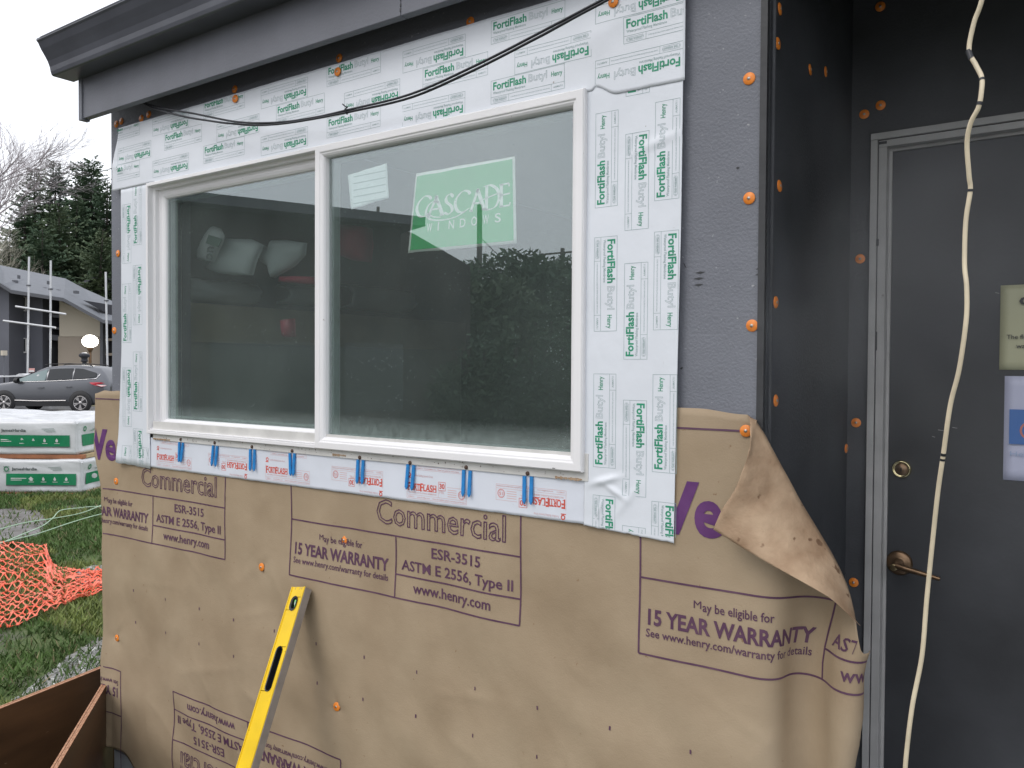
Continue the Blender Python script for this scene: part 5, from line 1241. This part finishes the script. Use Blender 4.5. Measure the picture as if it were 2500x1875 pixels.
def panel(a, b, ext0, ext1, zt, th, label):
    A_, B_ = onZ(*a, zt), onZ(*b, zt); d = (B_ - A_).normalized(); A_ -= d * ext0; B_ += d * ext1; nrm = d.cross(UP)
    if nrm.dot(CAM - A_) > 0: nrm = -nrm
    e = empty('plywood_panel', (A_.x, A_.y, 0), label, 'plywood panel', 'plywood form panels by the building corner')
    m = MB(); P = [Vector((A_.x, A_.y, 0)), Vector((B_.x, B_.y, 0)), Vector((B_.x, B_.y, zt - .0015)), Vector((A_.x, A_.y, zt - .0015))]; m.prism(P, nrm * th); m.build('sheet', M['ply'], e)
    m = MB()
    for k in range(3):
        o0, o1 = nrm * (th * (k / 3) + (.0006 if k else -.0004)), nrm * (th * (k + 1) / 3 - .0006 + (.001 if k == 2 else 0)); q = [P[3] + o0, P[2] + o0, P[2] + o1, P[3] + o1]; m.prism(q, UP * (.0022 - (k % 2) * .0012))
    m.build('top_edge', M['plyedge'], e)
panel((0, 1730), (262, 1625), 1.6, .25, .49, .019, 'brown film faced plywood panel on edge, running from the corner across the lawn edge')
panel((140, 1875), (262, 1668), 1.4, .10, .485, .019, 'brown film faced plywood panel on edge, running towards the viewer from the corner')

# ------------------------------------------------------------------ what stands behind the viewer and shows in the glass
def mir(u, v, zr):
    r = ray(u, v); p = CAM + r * (zr / r.z); p.y = -p.y; return p
def mird(u, v, depth):
    p = at(u, v, depth); p.y = -p.y; return p
E1, E2 = mir(408, 497, 2.5), mir(980, 556, 2.5); d = (E2 - E1).normalized(); E0 = E1 - d * 8
wg = empty('far_wing', (E1.x, E1.y, 0), 'long dark sided building wing behind the viewer, seen only mirrored in the window', 'building')
nb = Vector((-d.y, d.x, 0)); nb = nb if nb.y < 0 else -nb
m = MB(); m.prism([Vector((E0.x, E0.y, 0)), Vector((E2.x, E2.y, 0)), E2, E0], nb * 7); m.build('wall', M['wing'], wg)
m = MB(); m.prism([E0 - nb * .4, E2 - nb * .4 + d * .3, E2 - nb * .4 + d * .3 + UP * .16, E0 - nb * .4 + UP * .16], nb * 8); m.build('roof', M['btrim'], wg)
m = MB(); q = E1.lerp(E2, .66); q.z = 0
for k in range(3):
    a = E1.lerp(E2, .15 + .28 * k); a.z = .9; m.prism([a - nb * .02, a + d * 1.2 - nb * .02, a + d * 1.2 + UP * 1.2 - nb * .02, a + UP * 1.2 - nb * .02], nb * .05)
m.build('window', M['winglass'], wg)
m = MB(); P = [mird(u, v, 24) for u, v in ((870, 515), (1010, 570), (1150, 650), (1150, 760), (870, 760))]
for p, (u, v) in zip(P, ((0, 0), (0, 0), (0, 0), (0, 1), (0, 1))):
    if v: p.z = 0
cm = Vector((0, WALLD, 0)); dh = Vector((P[0].x - cm.x, P[0].y - cm.y, 0)).normalized(); m.prism(P, dh * 5); tag(m.build('house', M['wing'], None, origin=(P[3].x, P[3].y, 0)), 'dark house with a sloping roof edge, mirrored in the right pane', 'building')
def upole(u, vt, depth, r, arm, label):
    t = mird(u, vt, depth); b = Vector((t.x, t.y, 0)); e = empty('utility_pole', tuple(b), label, 'utility pole')
    m = MB(); m.tube([b, t], [r, r * .75], 8); m.build('post', M['woodpole'], e)
    if arm: m = MB(); m.tube([t + Vector((-arm, 0, -.25)), t + Vector((arm, 0, -.25))], .06, 6); m.tube([t + Vector((-arm, 0, -.25)), t + Vector((-arm, 0, 0))], .04, 5); m.tube([t + Vector((arm, 0, -.25)), t + Vector((arm, 0, 0))], .04, 5); m.build('crossarm', M['woodpole'], e)
    return t
t1 = upole(1172, 500, 34, .14, 0, 'plain utility pole mirrored under the green sticker'); t2 = upole(1374, 606, 46, .16, 1.5, 'utility pole with crossarm mirrored beside the right frame')
upole(924, 505, 40, .10, 0, 'thin pole mirrored above the dark wing roof')
for dz in (-.3, -.9):
    m = MB(); a, b = t2 + UP * dz, t1 + UP * (dz - 1.); m.tube([a.lerp(b, k / 10) - UP * 1.2 * math.sin(math.pi * k / 10) for k in range(11)], .02, 5); tag(m.build('power_line', M['black'], None, origin=tuple(a)), 'sagging dark power line mirrored in the right pane, ' + ('upper one' if dz > -.5 else 'lower one'), 'wire', 'power lines')
random.seed(5)
def bushy(u, vt, depth, R_, label, mat):
    c = mird(u, vt, depth); e = empty('broad_tree', (c.x, c.y, 0), label, 'tree'); m = MB(); m.tube([Vector((c.x, c.y, 0)), Vector((c.x, c.y, c.z - R_))], .25, 7); m.build('trunk', M['bark'], e)
    m = MB(); leafblob(m, Vector((c.x, c.y, c.z - R_ * .9)), Vector((R_ * 1.25, R_ * 1.25, R_)), 6000, .20)
    for _ in range(9): a = random.uniform(0, 6.28); leafblob(m, Vector((c.x + math.cos(a) * R_ * .9, c.y + math.sin(a) * R_ * .9, c.z - R_ * random.uniform(.3, 1.3))), Vector((.9, .9, .8)), 420, .18)
    m.build('crown', mat, e)
def hedge(u0, u1, vt, depth, label):
    a, b = mird(u0, vt, depth), mird(u1, vt, depth); e = empty('hedge', ((a.x + b.x) / 2, (a.y + b.y) / 2, 0), label, 'hedge'); m = MB(); n = 70
    for k in range(n):
        p = a.lerp(b, (k + .5) / n); z = random.uniform(.3, 1) * p.z; leafblob(m, Vector((p.x, p.y, z * .48)), Vector((.7, .5, z * .5)), 420, .10)
    m.build('crown', M['fol'][0], e)
    m = MB()
    for k in range(14): p = a.lerp(b, (k + .5) / 14); m.tube([Vector((p.x, p.y, 0)), Vector((p.x, p.y, p.z * .7))], .05, 5)
    m.build('stem', M['bark'], e)
hedge(1020, 1560, 688, 30, 'dark hedge mirrored below the round dark tree')
hedge(1090, 1620, 760, 22, 'lower near hedge mirrored across the right pane')
m = MB(); m.add([(-40, -1.9, .004), (25, -1.9, .004), (25, -30, .004), (-40, -30, .004)], [(0, 3, 2, 1)]); tag(m.build('ground_yard', pm('wet_dark_mud', (.045, .042, .035), .8, col2=(.09, .085, .07), vs=1.5, bump=.5, bs=12)), kind='structure')
bushy(1262, 622, 34, 2.3, 'round dark tree mirrored below the crossarm pole', M['fol'][0]); bushy(1345, 662, 38, 2.0, 'lower dark tree mirrored beside the round one', M['fol'][0]); bushy(1070, 668, 30, 2.0, 'dark tree mirrored under the sticker', M['fol'][0]); bushy(1165, 700, 28, 1.5, 'low dark tree mirrored at the foot of the plain pole', M['fol'][1])
m = MB()
for k in range(60):
    c = Vector((random.uniform(-60, 15), random.uniform(-62, -52), random.uniform(.5, 3.2))); leafblob(m, c, Vector((3.2, 1.5, 1.6)), 160, .3)
tag(m.build('undergrowth', M['brush']), kind='stuff')

# ------------------------------------------------------------------ forms added inside the room; all but the board stand in for likely reflections
XI = XL + T + .012
def bandbox(name, u0, u1, vt, vb, dep, mat, label, cat, group=None):
    a, b = onX(u0, vt, XI), onX(u1, vt, XI); zt = (a.z) ; zb = onX(u0, vb, XI).z
    m = MB(); m.grid(lambda s, t: Vector((XI + dep * math.sin(math.pi * min(1, max(0, t)) ) ** .35 + .012 * noise.noise(Vector((s * 5, t * 4, u0))), a.y + (b.y - a.y) * s, zb + (zt - zb) * t + .012 * noise.noise(Vector((s * 6, 0, u0))) * t)), 20, 10)
    o = m.build(name, mat, None, origin=(XI, a.y, zb), solid=.01); tag(o, label, cat, group); return o
m = MB(); a = onX(408, 737, XI); m.box(XI, XI + .016, .16, 1.9, Z(-1.43), a.z); m.box(XI + .017, XI + .045, .16, 1.9, a.z - .15, a.z + .001, 1)
tag(m.build('wall_board', [M['room'], M['osb']], None, origin=(XI, .16, Z(-1.43))), 'grey green board with a timber rail, leaning inside behind the left pane', 'board')
gg = 'pale packs added inside the room for reflected bundles'
bandbox('reflection_pack', 400, 606, 671, 733, .09, M['sheet'], 'long pale pack added on the board inside for a reflected bundle, left pane', 'wrapped pack', gg)
bandbox('reflection_pack', 676, 790, 693, 742, .09, M['sheet'], 'short pale pack added inside for a reflected bundle, cut by the meeting stile', 'wrapped pack', gg)
bandbox('reflection_pack', 830, 985, 692, 755, .09, M['sheet'], 'dim pale pack added inside the right pane for a reflected bundle, low beside the meeting stile', 'wrapped pack', gg)
def pillow(name, pix, y, th, mat, label, cat, group=None, n=1):
    P = [onY(u, v, y) for u, v in pix]; c = sum(P, Vector((0, 0, 0))) / len(P); m = MB(); rings_ = [(1., 0.), (.97, th * .35), (.80, th * .75), (.4, th), (0.0, th * 1.02)]
    k = len(P); vs = []
    for s, h in rings_:
        for p in P: q = c + (p - c) * s; vs.append(Vector((q.x, y - h - .01 * noise.noise(q * 9), q.z)))
    for p in P: vs.append(Vector((p.x, y + th * .3, p.z)))
    fs = [(r * k + i, r * k + (i + 1) % k, (r + 1) * k + (i + 1) % k, (r + 1) * k + i) for r in range(4) for i in range(k)] + [tuple(range(5 * k, 6 * k))] + [(i, 5 * k + i, 5 * k + (i + 1) % k, (i + 1) % k) for i in range(k)]
    m.add(vs, fs, 0, True); o = m.build(name, mat, None, origin=tuple(c)); tag(o, label, cat, group); return o
bag = pillow('reflection_bag', [(521, 552), (535, 558), (543, 573), (542, 587), (531, 612), (519, 640), (486, 633), (489, 613), (497, 592), (510, 565)], .19, .03, M['bag'], 'white bag with green patch and dark lettering, added tilted inside the left pane for a reflection', 'bag')
pr = Print(); q = [(509, 573), (541, 583), (531, 603), (502, 594)]
m = MB(); m.prism([onY(u, v, .157) for u, v in q], (0, .004, 0)); m.build('printed_patch', M['baggreen'], bag)
pr.text('on', 0, .052, 0, .052, 0, .03); a = onY(518, 637, .157)
pr.build('printed_lettering', M['wrapdark'], lambda u, v, o: Vector((a.x + u * .25 - v, .1555 - o, a.z + u * .97 + v * .12)), bag)
gs = 'crumpled sheets added inside the room for reflected plastic'
pillow('reflection_sheet', [(545, 581), (575, 583), (612, 584), (640, 598), (622, 640), (614, 672), (565, 671), (530, 665), (505, 655), (520, 640), (533, 610)], .235, .03, M['sheet'], 'larger crumpled sheet behind the white bag, added for reflected plastic', 'plastic sheet', gs)
pillow('reflection_sheet', [(613, 586), (625, 590), (662, 610), (670, 587), (700, 586), (746, 593), (742, 622), (716, 650), (684, 668), (668, 678), (662, 652), (640, 640)], .30, .03, M['sheet'], 'winged sheet added inside for reflected plastic, close to the meeting stile', 'plastic sheet', gs)
pillow('reflection_red', [(826, 548), (865, 550), (902, 556), (905, 600), (900, 640), (860, 636), (827, 622)], .5, .05, M['roomred'], 'dark red form added inside the right pane for a reflection, high beside the meeting stile', 'wrapped pack')
pillow('reflection_red', [(690, 676), (730, 674), (770, 676), (770, 694), (730, 693), (688, 689)], .32, .04, M['roomred'], 'small dark red form added inside the left pane for a reflection, above the short pale one', 'wrapped pack')
pillow('reflection_red', [(693, 780), (716, 778), (718, 822), (697, 824)], .32, .03, M['roomred'], 'dull red strip added inside the left pane for a reflection, lowest of the red ones', 'wrapped pack')

# thin drifting vapour in front of the dark porch
vm = bpy.data.materials.new('vapour'); vm.use_nodes = True; t = vm.node_tree; t.nodes.clear()
pv = nd(t, 'ShaderNodeVolumePrincipled'); pv.inputs['Color'].default_value = (.9, .93, .95, 1)
c = nd(t, 'ShaderNodeTexCoord'); n_ = nd(t, 'ShaderNodeTexNoise'); n_.inputs['Scale'].default_value = 2.6; n_.inputs['Detail'].default_value = 2; t.links.new(c.outputs['Object'], n_.inputs['Vector'])
mr = nd(t, 'ShaderNodeMapRange'); mr.inputs[1].default_value = .46; mr.inputs[2].default_value = .66; mr.inputs[3].default_value = .02; mr.inputs[4].default_value = .42; t.links.new(n_.outputs['Fac'], mr.inputs[0]); 
ln_ = nd(t, 'ShaderNodeVectorMath', operation='LENGTH'); t.links.new(c.outputs['Object'], ln_.inputs[0])
fo = nd(t, 'ShaderNodeMapRange'); fo.inputs[1].default_value = .15; fo.inputs[2].default_value = .52; fo.inputs[3].default_value = 1; fo.inputs[4].default_value = 0; t.links.new(ln_.outputs['Value'], fo.inputs[0])
mm_ = nd(t, 'ShaderNodeMath', operation='MULTIPLY'); t.links.new(mr.outputs[0], mm_.inputs[0]); t.links.new(fo.outputs[0], mm_.inputs[1]); t.links.new(mm_.outputs[0], pv.inputs['Density'])
o_ = nd(t, 'ShaderNodeOutputMaterial'); t.links.new(pv.outputs[0], o_.inputs['Volume'])
vc = onY(2090, 740, .10); m = MB(); m.box(vc.x - .54, vc.x + .54, vc.y - .54, vc.y + .54, vc.z - .54, vc.z + .54); tag(m.build('vapour', vm, None, origin=tuple(vc)), kind='stuff')
